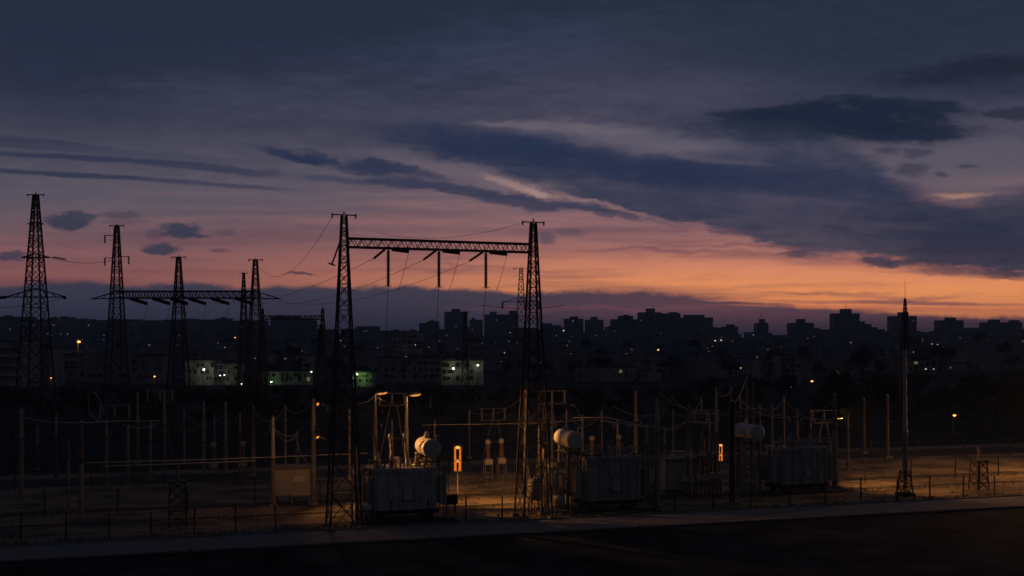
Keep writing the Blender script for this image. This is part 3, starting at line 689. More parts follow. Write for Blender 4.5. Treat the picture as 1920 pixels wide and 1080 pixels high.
post(1192, 735, 112, 7, 'plain grey post behind the right side of the middle transformer', 3.2, ('conc', 'porcg'))
post(1232, 752, 86.6, 9, 'tall pale post standing close to the road right of the middle transformer', 2.6, ('conc', 'porcg'))
post(1213, 798, 93, 7, 'short pale post touching the right side of the middle transformer', 1.8, ('conc', 'porcg'))
post(1246, 803, 99, 5, 'thin short post behind the tall pale post by the road', 1.6, ('conc', 'porcg'))
post(1292, 762, 95, 8, 'thick grey post beside the beige wall panel', 2.0, ('conc', 'conc'))
post(1343, 728, 97, 7, 'post with bright orange lit insulator beside the right self-lit shape', 4.1, ('conc', 'cream'), taper=.45)
post(1373, 752, 88, 11, 'thick dark pole close to the road left of the rightmost transformer', 1.6, ('dsteel', 'dsteel'))
post(1400, 700, 112, 5, 'thin tall post rising above the rightmost oil tank', 3.5, ('conc', 'porc'), taper=.5)
post(1370, 725, 118, 6, 'dim post right behind the orange lit insulator', 3.5, ('conc', 'porc'), taper=.5)
post(1412, 720, 120, 4, 'reddish thin post just right of the thin tall post', 3.5, ('porc', 'porc'), taper=.5)
post(1448, 762, 104, 5, 'thin insulator post with small cross top above the rightmost transformer', 3.0, ('porcg', 'porcg'))
post(1495, 768, 106, 6, 'grey post above the right half of the rightmost transformer', 3.0, ('conc', 'porcg'))
post(1565, 740, 98, 9, 'tall pale post right of the rightmost transformer', 3.0, ('conc', 'conc'))
post(1620, 748, 130, 6, 'dim post in the darkness left of the lightning mast', 3.0, ('steel', 'steel'))
post(1664, 742, 125, 7, 'dim thick post just left of the lightning mast', 3.0, ('steel', 'steel'))
post(985, 735, 100, 7, 'orange tinted post seen through the main gantry right tower', 3.0, ('conc', 'porc'))
post(1035, 745, 118, 5, 'leaning-looking thin post right of the main gantry right tower', 3.0, ('conc', 'porcg'))
post(1092, 780, 116, 5, 'thin dim post with bent jumper wire behind the middle transformer', 2.5, ('conc', 'porcg'))

for px, yt, Y, w_, lab in ((1010, 800, 103, 4, 'right of the main gantry right tower, short'), (1062, 770, 120, 4, 'above the middle oil tank'), (1128, 772, 118, 4, 'above the left of the middle transformer'), (1158, 790, 110, 4, 'above the right of the middle transformer'),
                      (1262, 770, 108, 4, 'between the tall pale post and the beige panel'), (1315, 748, 114, 4, 'left of the orange lit insulator'), (1330, 775, 103, 3, 'close left of the orange lit insulator'), (1388, 745, 110, 4, 'just right of the thick dark pole'),
                      (1425, 760, 112, 3, 'above the left edge of the rightmost transformer'), (1470, 745, 116, 4, 'above the middle of the rightmost transformer'), (1520, 770, 112, 4, 'above the right edge of the rightmost transformer'), (1590, 780, 112, 4, 'right of the tall pale post'),
                      (345, 770, 118, 4, 'left of the three grey posts'), (402, 780, 116, 3, 'between the left and middle grey posts'), (450, 775, 114, 4, 'between the middle and right grey posts'), (535, 760, 112, 4, 'above the pale cabinet'), (655, 770, 104, 4, 'behind the main gantry left tower'),
                      (735, 790, 92, 5, 'between the two lamp posts'), (815, 790, 118, 4, 'behind the left oil tank'), (880, 770, 124, 4, 'right of the bright self-lit shape'), (105, 780, 104, 5, 'in the far left dark'), (70, 800, 112, 4, 'at the far left edge')):
    post(px, yt, Y, w_, 'thin dim post ' + lab, rnd.uniform(1.2, 2.4), (rnd.choice(('conc', 'steel')), 'porcg'))
# angled steel struts of a disconnector right of the main gantry
def struts(label, px, Y, ztop, span, lean):
    t = thing('disconnector_frame', label, 'frame', (gx(px, Y), Y, 0), A); 
    for s_ in (-1, 1): MB().bar((s_ * span, 0, 0), (s_ * span * .25 + lean, 0, ztop), .14).build('leg', 'steel', t)
    MB().bar((-span * .6, 0, ztop * .42), (span * .6, 0, ztop * .42), .1).build('crossbar', 'steel', t); MB().bar((-1.6, 0, ztop), (1.6, 0, ztop), .14).build('crossbar', 'steel', t)
    for x in (-1.4, 0, 1.4): MB().sheds((x, 0, ztop + .07), (x, 0, ztop + 1.3), .07, .15, 7, 8).build('insulator', 'porcg', t)
    MB().tube((-1.7, 0, ztop + 1.35), (1.7, 0, ztop + 1.35), .04, .04, 6).build('blade', 'pipe', t)
struts('steel disconnector frame with leaning legs behind the middle oil tank', 1035, 112, 7.0, 1.5, -.5)
struts('dim steel disconnector frame in the dark left of the double busbar', 215, 110, 5.6, 1.3, .3)
struts('dim steel disconnector frame behind the three grey posts', 300, 128, 6.4, 1.4, 0)
struts('dim steel disconnector frame behind the orange lit insulator', 1325, 112, 5.0, 1.2, 0)
struts('dim steel disconnector frame left behind the tall pale post on the right', 1545, 118, 4.6, 1.2, 0)
struts('dim steel disconnector frame above the first transformer', 735, 120, 6.4, 1.5, .2)
struts('dim steel disconnector frame behind the right lamp post', 925, 125, 4.4, 1.3, .2)

# three phase instrument group
def instrument(label, px, Y, h=3.0):
    t = thing('instrument_transformer', label, 'transformer', (gx(px, Y), Y, 0), A)
    b = MB()
    for x in (-.35, .35):
        for y in (-.35, .35): b.bar((x, y, 0), (x, y, h * .5), .09)
    for z in (.3, h * .5): b.bar((-.35, -.35, z), (.35, -.35, z), .07); b.bar((-.35, .35, z), (.35, .35, z), .07); b.bar((-.35, -.35, z), (-.35, .35, z), .07); b.bar((.35, -.35, z), (.35, .35, z), .07)
    b.build('stand', 'steel', t)
    MB().box((0, 0, h * .5 + .3), (.75, .75, .5)).build('base_tank', 'porcg', t)
    MB().sheds((0, 0, h * .5 + .55), (0, 0, h + .5), .13, .25, 10, 10).build('insulator', 'porc', t)
    MB().lathe((0, 0, h + .5), (0, 0, h + .95), [(0, .2), (.15, .28), (.8, .28), (1, .12)], 12).build('head', 'porcg', t)
for px, Y, w_ in ((1290, 90.5, 'beside the beige wall panel, leftmost of three'), (1317, 91.5, 'beside the beige wall panel, middle of three'), (1341, 92.5, 'beside the beige wall panel, rightmost of three'),
                  (668, 96, 'behind the tangle of cooling pipes'), (915, 104, 'far behind the first transformer, left one of a pair'), (940, 105, 'far behind the first transformer, right one of a pair'),
                  (400, 101, 'below the double busbar, left one'), (455, 102, 'below the double busbar, right one'), (1110, 108, 'behind the top of the middle transformer'), (1160, 109.5, 'behind the right half of the middle transformer')):
    instrument('instrument transformer on steel stand ' + w_, px, Y)

# ------------------------------------------------------------------ busbars and jumpers
def busbar(label, pts, r=.05, m='pipe'):
    o = MB().path([Vector(p) - Vector(pts[0]) for p in pts], r, 7).build('busbar', m); o.location = pts[0]; tag(o, label, 'busbar', None)
def at(px, py, Y): return Vector((gx(px, Y), Y, gz(py, Y)))
busbar('upper pipe of the double busbar running right to the pale cabinet and first transformer', [at(160, 868, 81), at(380, 862, 84.7), at(690, 850, 89.6)], .055)
busbar('lower pipe of the double busbar running right to the pale cabinet', [at(192, 874, 81.4), at(300, 871, 83), at(480, 864, 86)], .055)
busbar('long thin horizontal busbar crossing behind the main gantry right tower', [at(790, 797, 96), at(985, 794, 98), at(1130, 786, 99.5)], .035, 'steel')
busbar('upper of two sloping busbars above the middle transformer', [at(1075, 783, 96), at(1140, 783, 97), at(1200, 797, 93)], .05)
busbar('lower of two sloping busbars above the middle transformer', [at(1130, 789, 96), at(1215, 801, 92), at(1270, 804, 92)], .05)
busbar('thin busbar between the tall pale post and the orange lit insulator', [at(1292, 790, 95), at(1345, 794, 97)], .04)
busbar('upper busbar behind the rightmost transformer joining the tall pale post', [at(1505, 822, 104), at(1565, 822, 98)], .045)
busbar('lower busbar behind the rightmost transformer joining the tall pale post', [at(1505, 827, 104), at(1565, 828, 98)], .045)
busbar('dim busbar on top of the left disconnector frames', [at(45, 783, 92), at(90, 792, 92), at(150, 793, 92), at(205, 790, 98), at(300, 789, 104)], .05)
for k, (a, y0, b_, y1, Ya, Yb, sg) in enumerate(((1235, 738, 1400, 768, 110, 100, 1.1), (1240, 752, 1470, 775, 112, 104, .8), (1258, 742, 1345, 772, 112, 98, .9), (1150, 760, 1250, 765, 116, 112, 1.0), (1400, 768, 1580, 785, 100, 99, .3),
                                              (1420, 774, 1495, 780, 104, 106, .3), (1495, 775, 1565, 787, 106, 98, .3))):
    cable(('upper', 'middle', 'second upper', 'leftmost loose', 'right upper', 'short inner', 'right lower')[k] + ' jumper wire sagging between posts above the right transformers', at(a, y0, Ya), at(b_, y1, Yb), sg, .04, 'jumper wires on the right side', 12, 'wirel')
for k, (a, y0, b_, y1, Ya, Yb, sg) in enumerate(((512, 800, 557, 812, 86.7, 92, .5), (515, 806, 556, 816, 86.7, 92, .7), (588, 800, 628, 822, 87.5, 86, .5), (588, 796, 628, 808, 87.5, 86, .4), (170, 735, 195, 775, 104, 100, -.6), (165, 738, 168, 775, 104, 104, 0),
                                              (168, 775, 200, 790, 104, 98, .3), (703, 742, 762, 748, 95, 95, .5), (640, 742, 703, 742, 90, 95, .7), (1192, 778, 1245, 770, 112, 112, 1.5), (1092, 800, 1070, 760, 116, 112, -.8), (557, 830, 578, 868, 92, 90, .3),
                                              (230, 795, 300, 792, 104, 110, .5), (335, 800, 382, 790, 110, 108, .7), (1030, 785, 1010, 740, 112, 105, -.6), (1262, 792, 1292, 800, 95, 95, .2))):
    cable('short pale jumper wire ' + ('looping from the orange lit post to the leaning bushing, upper', 'looping from the orange lit post to the leaning bushing, lower', 'hanging right of the tall plain post, lower', 'hanging right of the tall plain post, upper',
        'bending down at the dark upper left of the yard', 'dropping straight at the dark upper left of the yard', 'ending at the dim short post on the left', 'sagging between the two lamp posts', 'from the main gantry left tower to the left lamp post',
        'sagging deeply behind the middle transformer', 'bent above the thin dim post', 'sloping down to the pale cabinet', 'on the left disconnector frame', 'left of the three grey posts', 'beside the main gantry right tower', 'reaching the thick grey post')[k],
        at(a, y0, Ya), at(b_, y1, Yb), sg, .045, None, 10, 'wirel' if k not in (2, 3, 7, 8) else 'wire', 'jumper_wire', 'wire')

for k, (a, y0, b_, y1, Ya, Yb, sg, lab) in enumerate(((1010, 802, 1062, 772, 103, 120, .8, 'low right of the main gantry right tower'), (1062, 772, 1128, 774, 120, 118, 1.6, 'deep loop above the middle oil tank'), (1128, 774, 1158, 792, 118, 110, .6, 'short loop above the middle transformer'),
        (1246, 806, 1315, 750, 99, 114, .9, 'rising right of the tall pale post'), (1262, 772, 1330, 777, 108, 103, .5, 'above the beige wall panel'), (1388, 747, 1425, 762, 110, 112, .6, 'right of the thick dark pole'), (1425, 762, 1470, 747, 112, 116, .9, 'first loop above the rightmost transformer'),
        (1470, 747, 1520, 772, 116, 112, .7, 'second loop above the rightmost transformer'), (1520, 772, 1565, 745, 112, 98, .5, 'reaching the tall pale post'), (345, 772, 402, 782, 118, 116, 1.2, 'left of the three grey posts, deep'), (402, 782, 450, 777, 116, 114, .8, 'between the grey posts'),
        (475, 767, 535, 762, 107, 112, 1.4, 'above the double busbar'), (535, 762, 588, 752, 112, 87.5, .8, 'above the pale cabinet'), (655, 772, 703, 760, 104, 95, .7, 'behind the main gantry left tower'), (880, 772, 985, 740, 124, 100, 1.0, 'left of the main gantry right tower'),
        (70, 802, 105, 782, 112, 104, .7, 'in the far left dark'), (1373, 760, 1400, 705, 88, 112, .5, 'from the thick dark pole upwards'), (1343, 735, 1373, 728, 97, 118, .6, 'at the top of the orange lit insulator'))):
    cable('thin dim jumper wire ' + lab, at(a, y0, Ya), at(b_, y1, Yb), sg, .03, None, 10, 'wirel', 'jumper_wire', 'wire')
# ------------------------------------------------------------------ pale cabinets and panels
def cabinet(label, px0, px1, Y, z0, z1, d=1.2, rot=0, name='equipment_cabinet', cat='cabinet'):
    x0, x1 = gx(px0, Y), gx(px1, Y); w_ = (x1 - x0); t = thing(name, label, cat, ((x0 + x1) / 2, Y, 0), rot)
    b = MB(); b.box((0, 0, (z0 + z1) / 2), (w_, d, z1 - z0)); bo = b.build('body', 'panel', t)
    b = MB()
    for z in (z0 + .05, z1 - .06): b.box((0, -d / 2 - .03, z), (w_ + .1, .08, .12))
    for s_ in (-1, 1): b.box((s_ * (w_ / 2 - .05), -d / 2 - .03, (z0 + z1) / 2), (.1, .08, z1 - z0 - .24))
    b.build('frame', 'conc', t)
    b = MB(); b.box((0, 0, z1 + .06), (w_ + .3, d + .3, .12)); b.build('roof', 'conc', t)
    b = MB(); b.box((w_ * .18, -d / 2 - .015, z0 + (z1 - z0) * .6), (w_ * .3, .03, .5)); b.build('hatch', 'cream', bo)
    for x in (-w_ / 2 + .15, 0, w_ / 2 - .15):
        for y in (-d / 2 + .12, d / 2 - .12): MB().bar((x, y, 0), (x, y, z0), .12).build('leg', 'conc', t)
    return t
cabinet('large pale square equipment cabinet on short legs between two posts', 516, 584, 88, .75, 3.1, 1.6, A * .4)
cabinet('beige wall panel enclosure right of the middle transformer', 1243, 1300, 96, .1, 2.9, 1.4, A * .5)
cabinet('low pinkish enclosure behind the road at the right of the beige panel', 1262, 1296, 105, .1, 2.6, 1.4, A * .5)

# ------------------------------------------------------------------ lattice stands
def stand(label, px, Y, h, w_, n=4):
    t = thing('lattice_stand', label, 'stand', (gx(px, Y), Y, 0), A); b = MB(); lattice(b, w_, w_ * .8, h, n, .09, .05); b.build('lattice_frame', 'dsteel', t)
    MB().box((0, 0, h + .04), (w_, w_, .08)).build('top_plate', 'dsteel', t)
    MB().sheds((0, 0, h + .08), (0, 0, h + 1.3), .07, .15, 7, 8).build('insulator', 'porc', t)
stand('short dark lattice stand by the fence in the left half of the yard', 333, 77.5, 3.2, 1.3)
stand('short dark lattice stand by the fence at the right end of the yard', 1835, 97, 2.6, 1.2, 3)
stand('small dark lattice stand behind the middle drum breaker', 1018, 92, 3.0, 1.0, 4)
stand('dim lattice stand behind the beige wall panel', 1320, 99, 3.2, 1.1, 4)
stand('dim narrow lattice stand behind the three grey posts', 505, 118, 3.4, 1.1, 4)

# ------------------------------------------------------------------ lightning mast
YM = 93.0
t = thing('lightning_mast', 'slender grey lightning mast with dark spire standing alone on the right', 'mast', (gx(1697, YM), YM, 0), A)
b = MB(); lattice(b, .95, .6, 2.2, 3, .09, .05); b.box((0, 0, .15), (1.2, 1.2, .3)); b.build('base', 'dsteel', t)
b = MB(); b.lathe((0, 0, 2.2), (0, 0, gz(655, YM)), [(0, .26), (.3, .20), (.31, .26), (.33, .26), (.34, .18), (1, .12)], 12); b.build('pole', 'pipe', t)
b = MB(); zz = gz(655, YM); lattice(b, .42, .34, 2.4, 7, .045, .028, zz - .1); lattice(b, .34, .10, gz(560, YM) - zz - 2.3, 7, .05, .035, zz + 2.3); b.build('spire', 'dsteel', t)
MB().tube((0, 0, gz(562, YM)), (0, 0, gz(525, YM)), .022, .012, 5).build('rod', 'dsteel', t)
YM2 = 190
t = thing('lightning_mast', 'second mast far behind and slightly left of the slender lightning mast', 'mast', (gx(1688, YM2), YM2, 0), A)
b = MB(); b.lathe((0, 0, 0), (0, 0, gz(640, YM2)), [(0, .3), (1, .2)], 10); b.build('pole', 'steel', t); MB().tube((0, 0, gz(640, YM2)), (0, 0, gz(600, YM2)), .1, .05, 6).build('spire', 'dsteel', t)

# ------------------------------------------------------------------ fences
def fence(label, v, us, h, wires, sag=.02, pw=.09):
    t = thing('wire_fence', label, 'fence', W(us[0], v), A); r = random.Random(int(v * 10)); xs = [u - us[0] for u in us]; hs = []
    for x in xs:
        hh = h * r.uniform(.92, 1.08); hs.append(hh); lx = r.uniform(-.05, .05); MB().bar((x, 0, 0), (x + lx, 0, hh), pw).build('post', 'dsteel', t)
    b = MB()
    for f in wires:
        for x, x2, h0, h1 in zip(xs, xs[1:], hs, hs[1:]): b.bar((x, -.05, h0 * f), ((x + x2) / 2, -.05, (h0 + h1) / 2 * f - sag), .016); b.bar(((x + x2) / 2, -.05, (h0 + h1) / 2 * f - sag), (x2, -.05, h1 * f), .016)
    b.build('wires', 'dsteel', t)
r = random.Random(2); us = []
u = -44.0
while u < 56:
    if not (-14.0 < u < -11.0 or 0.8 < u < 4.0): us.append(u + r.uniform(-.15, .15))
    u += 2.75 if u < 10 else 3.4
fence('wire fence of dark posts along the far edge of the road', 3.0, us, 1.85, (.25, .5, .75, .97))
fence('second wire fence of dark posts across the middle of the yard', 14.6, [-38 + 5.2 * i for i in range(19)], 2.0, (.4, .9))
fence('third wire fence of short dark posts far back in the yard', 31.0, [-50 + 6.4 * i for i in range(22)], 2.1, (.4, .9))

# ------------------------------------------------------------------ yard lamps
SOD = (1.0, .42, .11)
def yard_lamp(label, px, Y, z, reach, power, head_px=None, dir_=1, light=True, post_m='conc', ins=True):
    t = thing('yard_lamp', label, 'lamp post', (gx(px, Y), Y, 0), 0)
    b = MB(); b.lathe((0, 0, 0), (0, 0, z), [(0, .22), (.6, .19), (.62, .25), (.64, .19), (1, .10)], 12); b.build('pole', post_m, t)
    b = MB(); b.path([(0, 0, z - .1), (dir_ * reach * .5, 0, z + .12), (dir_ * reach, 0, z + .15)], .04, 6); b.build('arm', 'steel', t)
    hx = dir_ * (reach + .35)
    b = MB(); b.lathe((hx - .55, 0, z + .16), (hx + .55, 0, z + .30), [(0, .04), (.2, .14), (.6, .18), (1, .05)], 12); hd = b.build('lamp_head', 'steel', t)
    b = MB(); b.lathe((hx - .42, 0, z + .02), (hx + .5, 0, z + .16), [(0, .03), (.3, .10), (.7, .12), (1, .03)], 12); b.build('lamp_glass', 'sodiumhead', hd)
    if light: lamp('lamp_light', 'POINT', (hx, -.05, z - .25), power, SOD, t, .22)
    return t
yard_lamp('left of two lamp posts with glowing orange heads behind the first transformer', 703, 95, 8.75, .25, 30)
yard_lamp('right of two lamp posts with glowing orange heads behind the first transformer', 762, 97, 8.5, .45, 75)

def glow_shape(label, px, Y, ytop, ybot, w_, power):
    """lit orange shape on a thin stem, its lamplight put in as glow"""
    zt, zb = gz(ytop, Y), gz(ybot, Y); t = thing('self_lit_shape', label, 'glow_shape', (gx(px, Y), Y, 0), A * .3); h = zt - zb; s_ = w_ * Y / F / 2
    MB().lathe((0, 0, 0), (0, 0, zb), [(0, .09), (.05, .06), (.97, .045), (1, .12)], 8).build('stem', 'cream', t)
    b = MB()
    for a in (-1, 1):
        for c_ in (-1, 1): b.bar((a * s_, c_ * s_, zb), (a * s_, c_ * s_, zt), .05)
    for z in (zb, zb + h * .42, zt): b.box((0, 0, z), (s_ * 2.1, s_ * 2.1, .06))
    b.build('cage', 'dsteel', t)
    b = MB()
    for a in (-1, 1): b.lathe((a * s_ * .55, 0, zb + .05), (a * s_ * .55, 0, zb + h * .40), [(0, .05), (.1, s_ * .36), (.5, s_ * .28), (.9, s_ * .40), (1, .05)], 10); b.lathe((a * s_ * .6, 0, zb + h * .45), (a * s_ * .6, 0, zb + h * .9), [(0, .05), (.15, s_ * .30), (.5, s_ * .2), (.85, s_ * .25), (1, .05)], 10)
    b.build('glow_lobe', 'glowdim', t)  # orange lamplight on the shape put into its material as emission
    b = MB(); b.lathe((0, -.05, zb + h * .36), (0, -.05, zb + h * .44), [(0, .05), (.5, s_ * .7), (1, .05)], 10); b.lathe((0, -.05, zb + h * .86), (0, -.05, zb + h * .97), [(0, .05), (.5, s_ * .8), (1, .1)], 10); b.build('glow_lobe', 'glowhot', t)
    lamp('lamp_light', 'POINT', (0, 1.0, zb + h * .5), power, (1, .40, .08), t, .3)  # point light added behind the glowing shape
glow_shape('tall orange shape with added glow on a thin stem right of the first transformer', 858, 95, 835, 884, 15, 50)
glow_shape('smaller orange shape with added glow left of the rightmost transformer', 1351, 98, 832, 865, 9, 15)

# fill lights added on towers and posts to light the yard, lenses turned from view
def fill_light(label, loc, aim, power, cone, size=.25):
    d = (Vector(aim) - Vector(loc)); rz = math.atan2(d.y, d.x) - math.pi / 2
    t = thing('added_fill_light', label, 'added_fill_light', loc, 0); ro = d.to_track_quat('-Z', 'Y').to_euler()
    q = d.normalized(); b = MB(); b.bar(-q * .25, q * .05, .34, .28); b.bar(-q * .1, -q * .1 + Vector((0, 0, -.4)), .05); hs = b.build('housing', 'dsteel', t)
    b = MB(); b.bar(q * .052, q * .058, .28, .22); b.build('lens', 'sodiumhead', hs)
    lamp('lamp_light', 'SPOT', tuple(q * .1), power, SOD, t, .12, ro, cone, .7)
fill_light('added fill light halfway up the main gantry left tower', g0 + Vector((-1.0, .9, 8.6)), (-24, 88, 1.0), 520, 110)
fill_light('added fill light low on the main gantry right tower', g1 + Vector((-.2, 1.5, 8.0)), (-1.5, 98, 0), 6800, 92)
fill_light('added fill light high on the tall pale post right of the rightmost transformer', Vector((gx(1565, 98) + .35, 98, 7.4)), (40, 100, 0), 3800, 110)
fill_light('added fill light near the top of the tall plain post by the pale equipment cabinet', Vector((gx(588, 87.5) + .3, 87.5, 8.3)), tuple(W(-2.3, 5.3, 5.0)), 8500, 44)
fill_light('second added fill light lower on the tall plain post by the pale equipment cabinet', Vector((gx(588, 87.5) + .3, 87.5, 5.6)), tuple(W(-8, 9, 0)), 900, 100)
yard_lamp('added lamp post out of view beyond the right edge', 2000, 108, 8.5, .4, 3800, dir_=-1)  # unseen lamp post added to light the right side of the yard

# ------------------------------------------------------------------ street lamps of the town
def street_lamp(label, px, py, Y, color, r=.3, power=0, pole=True, warm=True, group=None):
    x = gx(px, Y); z = gz(py, Y); g = terrain(x, Y); 
    if z - g < 2.5: g = z - 2.5
    t = thing('street_lamp', label, 'street lamp', (x, Y, g), 0, group); h = z - g; k = max(.08, Y / 4200)
    MB().lathe((0, .1, 0), (0, .1, h - r * .5), [(0, k * 1.5), (1, k)], 7).build('pole', 'conc', t)
    b = MB(); b.lathe((-r * .5, 0, h), (r * 1.9, 0, h + r * .15), [(0, r * .15), (.2, r * .6), (.5, r * .75), (.8, r * .6), (1, r * .15)], 10); b.build('lamp_head', color, t)
    MB().box((r * .7, 0, h + r * .85), (r * 2.4, r * 1.4, r * .25)).build('hood', 'dsteel', t)
    if power: lamp('lamp_light', 'POINT', (0, -.9 if warm else r + .6, h - r - .2), power * .055, (1, .5, .16) if warm else ((.42, 1.0, .25) if 'green lit' in label or 'green wall' in label else (.95, 1.0, .68)), t, .3)
    return t
SL = [
 ('tall street lamp with bright orange head above the dark left side', 146, 641, 230, 'sodium', .42, 700, True),
 ('small orange lamp low at the far left beside the tallest pylon', 95, 709, 330, 'sodium', .26, 300, True),
 ('orange lamp in front of the pale blocks left of the short tower', 289, 706, 300, 'sodium', .30, 400, True),
 ('bright greenish white lamp on a short pole before the pale apartment block', 381, 693, 357, 'white', .42, 1400, False),
 ('greenish white lamp low right of the short pole lamp, left one of a pair', 412, 704, 359, 'white', .22, 120, False),
 ('greenish white lamp low right of the short pole lamp, right one of a pair', 420, 703, 360, 'white', .22, 120, False),
 ('white lamp low before the green lit block, left end', 508, 716, 361, 'white', .30, 900, False),
 ('small white lamp between the rear gantry and the green lit block', 452, 720, 360, 'white', .22, 90, False),
 ('pair head lamp at the foot of the green lit block, right end', 555, 725, 361, 'white', .26, 700, False),
 ('small white lamp above the roofline of the green lit block', 583, 697, 361, 'white', .28, 200, False),
 ('white lamp just left of the main gantry left tower', 610, 708, 340, 'white', .25, 200, False),
 ('white lamp at the corner of the bright green wall house', 669, 702, 344, 'white', .30, 2600, False),
 ('bright white lamp on the pale three storey house, left one', 849, 691, 358, 'white', .42, 900, False),
 ('bright white lamp on the pale three storey house, right one', 895, 685, 359, 'white', .40, 300, False),
 ('single orange lamp in the dim middle distance left of centre', 440, 633, 700, 'warmdot', 0.60, 0, True),
 ('single yellowish lamp below the big dark block right of centre', 1233, 656, 600, 'warmdot', 0.68, 0, True),
 ('warm lamp beside the dim long houses right of centre', 1388, 690, 420, 'warmdot', 0.32, 0, True),
 ('orange lamp in the dark right of the bluish slab blocks', 1521, 715, 330, 'warmdot', .5, 60, True),
 ('white lamp in the dark right of the orange one', 1555, 716, 335, 'winb', 0.34, 0, False),
 ('flat white lamp at the foot of the bluish slab block', 1484, 725, 320, 'winb', 0.38, 0, False),
 ('isolated orange lamp low on the dark right side of the yard', 1788, 779, 160, 'sodium', .26, 14, True),
 ('cool lamp on the dim slab right of the lightning mast, left one', 1735, 692, 420, 'winb', 0.38, 0, False),
 ('cool lamp on the dim slab right of the lightning mast, right one', 1750, 692, 420, 'winb', 0.30, 0, False),
 ('leftmost of three bright lamps on the horizon between two blocks', 1535, 621, 1300, 'winb', 0.98, 0, True),
 ('middle of three bright lamps on the horizon between two blocks', 1541, 620, 1300, 'winb', 1.20, 0, True),
 ('rightmost of three bright lamps on the horizon between two blocks', 1548, 621, 1300, 'winb', 0.98, 0, True),
 ('left lamp of a pair right of the big dark block', 1340, 639, 1000, 'winb', 0.90, 0, True),
 ('right lamp of a pair right of the big dark block', 1351, 638, 1000, 'winb', 0.98, 0, True),
 ('dim lamp above the pair right of the big dark block', 1350, 622, 1200, 'winw', 1.20, 0, True),
 ('cool lamp left of the two square blocks right of centre', 1056, 620, 1100, 'winb', 0.98, 0, True),
 ('cool lamp between the two square blocks right of centre', 1093, 629, 1000, 'winb', 0.90, 0, True),
 ('dim lamp under the two square blocks right of centre', 1070, 638, 950, 'winw', 0.83, 0, True),
 ('lamp below the flat topped block behind the main gantry', 942, 627, 1000, 'winw', 1.05, 0, True),
 ('lamp right of the dark block behind the main gantry', 956, 641, 950, 'winw', 0.83, 0, True),
 ('lamp under the slope left of the tall block with the antenna', 1479, 637, 1000, 'winw', 1.05, 0, True),
 ('lamp right of the tall block with the antenna', 1552, 647, 900, 'winw', 0.90, 0, True),
 ('lamp lowest under the tall block with the antenna', 1546, 659, 800, 'winw', 0.75, 0, True),
 ('bright lamp below the right block with roof box', 1819, 646, 950, 'winb', 0.90, 0, True),
 ('left lamp of the row below the right blocks', 1724, 648, 950, 'winw', 0.90, 0, True),
 ('middle lamp of the row below the right blocks', 1746, 645, 950, 'winw', 0.98, 0, True),
 ('right lamp of the row below the right blocks', 1757, 646, 950, 'winw', 0.90, 0, True),
 ('lamp far right above the dark field', 1855, 625, 1150, 'winw', 1.05, 0, True),
]
for lab, px, py, Y, m, r_, pw, wm in SL: street_lamp(lab, px, py, Y, m, r_ * .72, pw, True, wm)

# ------------------------------------------------------------------ town buildings
def block(label, px0, px1, ytop, Y, m='facade', z0=None, depth=12, boxes=(), lit=(), win=None, rz=0.0, name='apartment_block', cat='building', group=None, balcony=0, antenna=None, winm='darkglass'):
    x0, x1 = gx(px0, Y), gx(px1, Y); w_ = x1 - x0; xc = (x0 + x1) / 2; zt = gz(ytop, Y); g = (terrain(xc, Y + depth / 2) - 1.0) if z0 is None else z0
    g = min(g, terrain(x0, Y) - .5, terrain(x1, Y) - .5) if z0 is None else g
    t = thing(name, label, cat, (xc, Y + depth / 2, g), rz, group); h = zt - g; d = depth
    MB().box((0, 0, h / 2), (w_, d, h)).build('wall', m, t)
    b = MB(); p = .35
    for s_ in (-1, 1): b.box((0, s_ * (d / 2 - .1), h + p / 2 + .005), (w_ + .2, .3, p)); b.box((s_ * (w_ / 2 - .1), 0, h + p / 2 + .005), (.3, d - .5, p))
    rf = b.build('roof', 'roof', t)
    for bx0, bx1, by in boxes:
        a, c_ = gx(bx0, Y) - xc, gx(bx1, Y) - xc; hh = max(.6, gz(by, Y) - zt); MB().box(((a + c_) / 2, 0, h + hh / 2), (c_ - a, d * .5, hh)).build('roof_box', m, rf)
    if antenna:
        ax, ay = antenna; a = gx(ax, Y) - xc; MB().bar((a, 0, h), (a, 0, gz(ay, Y) - g), Y / 3500).build('antenna', 'dsteel', rf)
    if win:
        cols, rows, ww, wh = win
        zb = max(terrain(xc, Y) - g + 1.2, 1.2)
        for i in range(cols):
            for j in range(rows):
                if rnd.random() < .38: continue
                x = -w_ / 2 + w_ * (i + .5) / cols; z = zb + (h - zb - .4) * (j + .5) / rows
                MB().box((x + rnd.uniform(-.25, .25), -d / 2 - .03, z), (ww * rnd.uniform(.7, 1.5), .08, wh * rnd.uniform(.8, 1.25))).build('window', winm if rnd.random() > .02 else 'wind', t)
    if balcony:
        for j in range(balcony):
            z = h - 1.6 - j * 2.9
            if z > .5: MB().box((0, -d / 2 - .5, z), (w_ * .92, 1.0, .9)).build('balcony', 'facade3', t)
    for lx, ly in lit:
        a = gx(lx, Y) - xc; z = gz(ly, Y) - g; s_ = max(.6, Y / 1250); MB().box((a, -d / 2 - .05, z), (s_, .1, s_ * 1.1)).build('window', rnd.choice(('winw', 'wind', 'wind', 'wind', 'wind')), t)
    return t
B1 = 1400
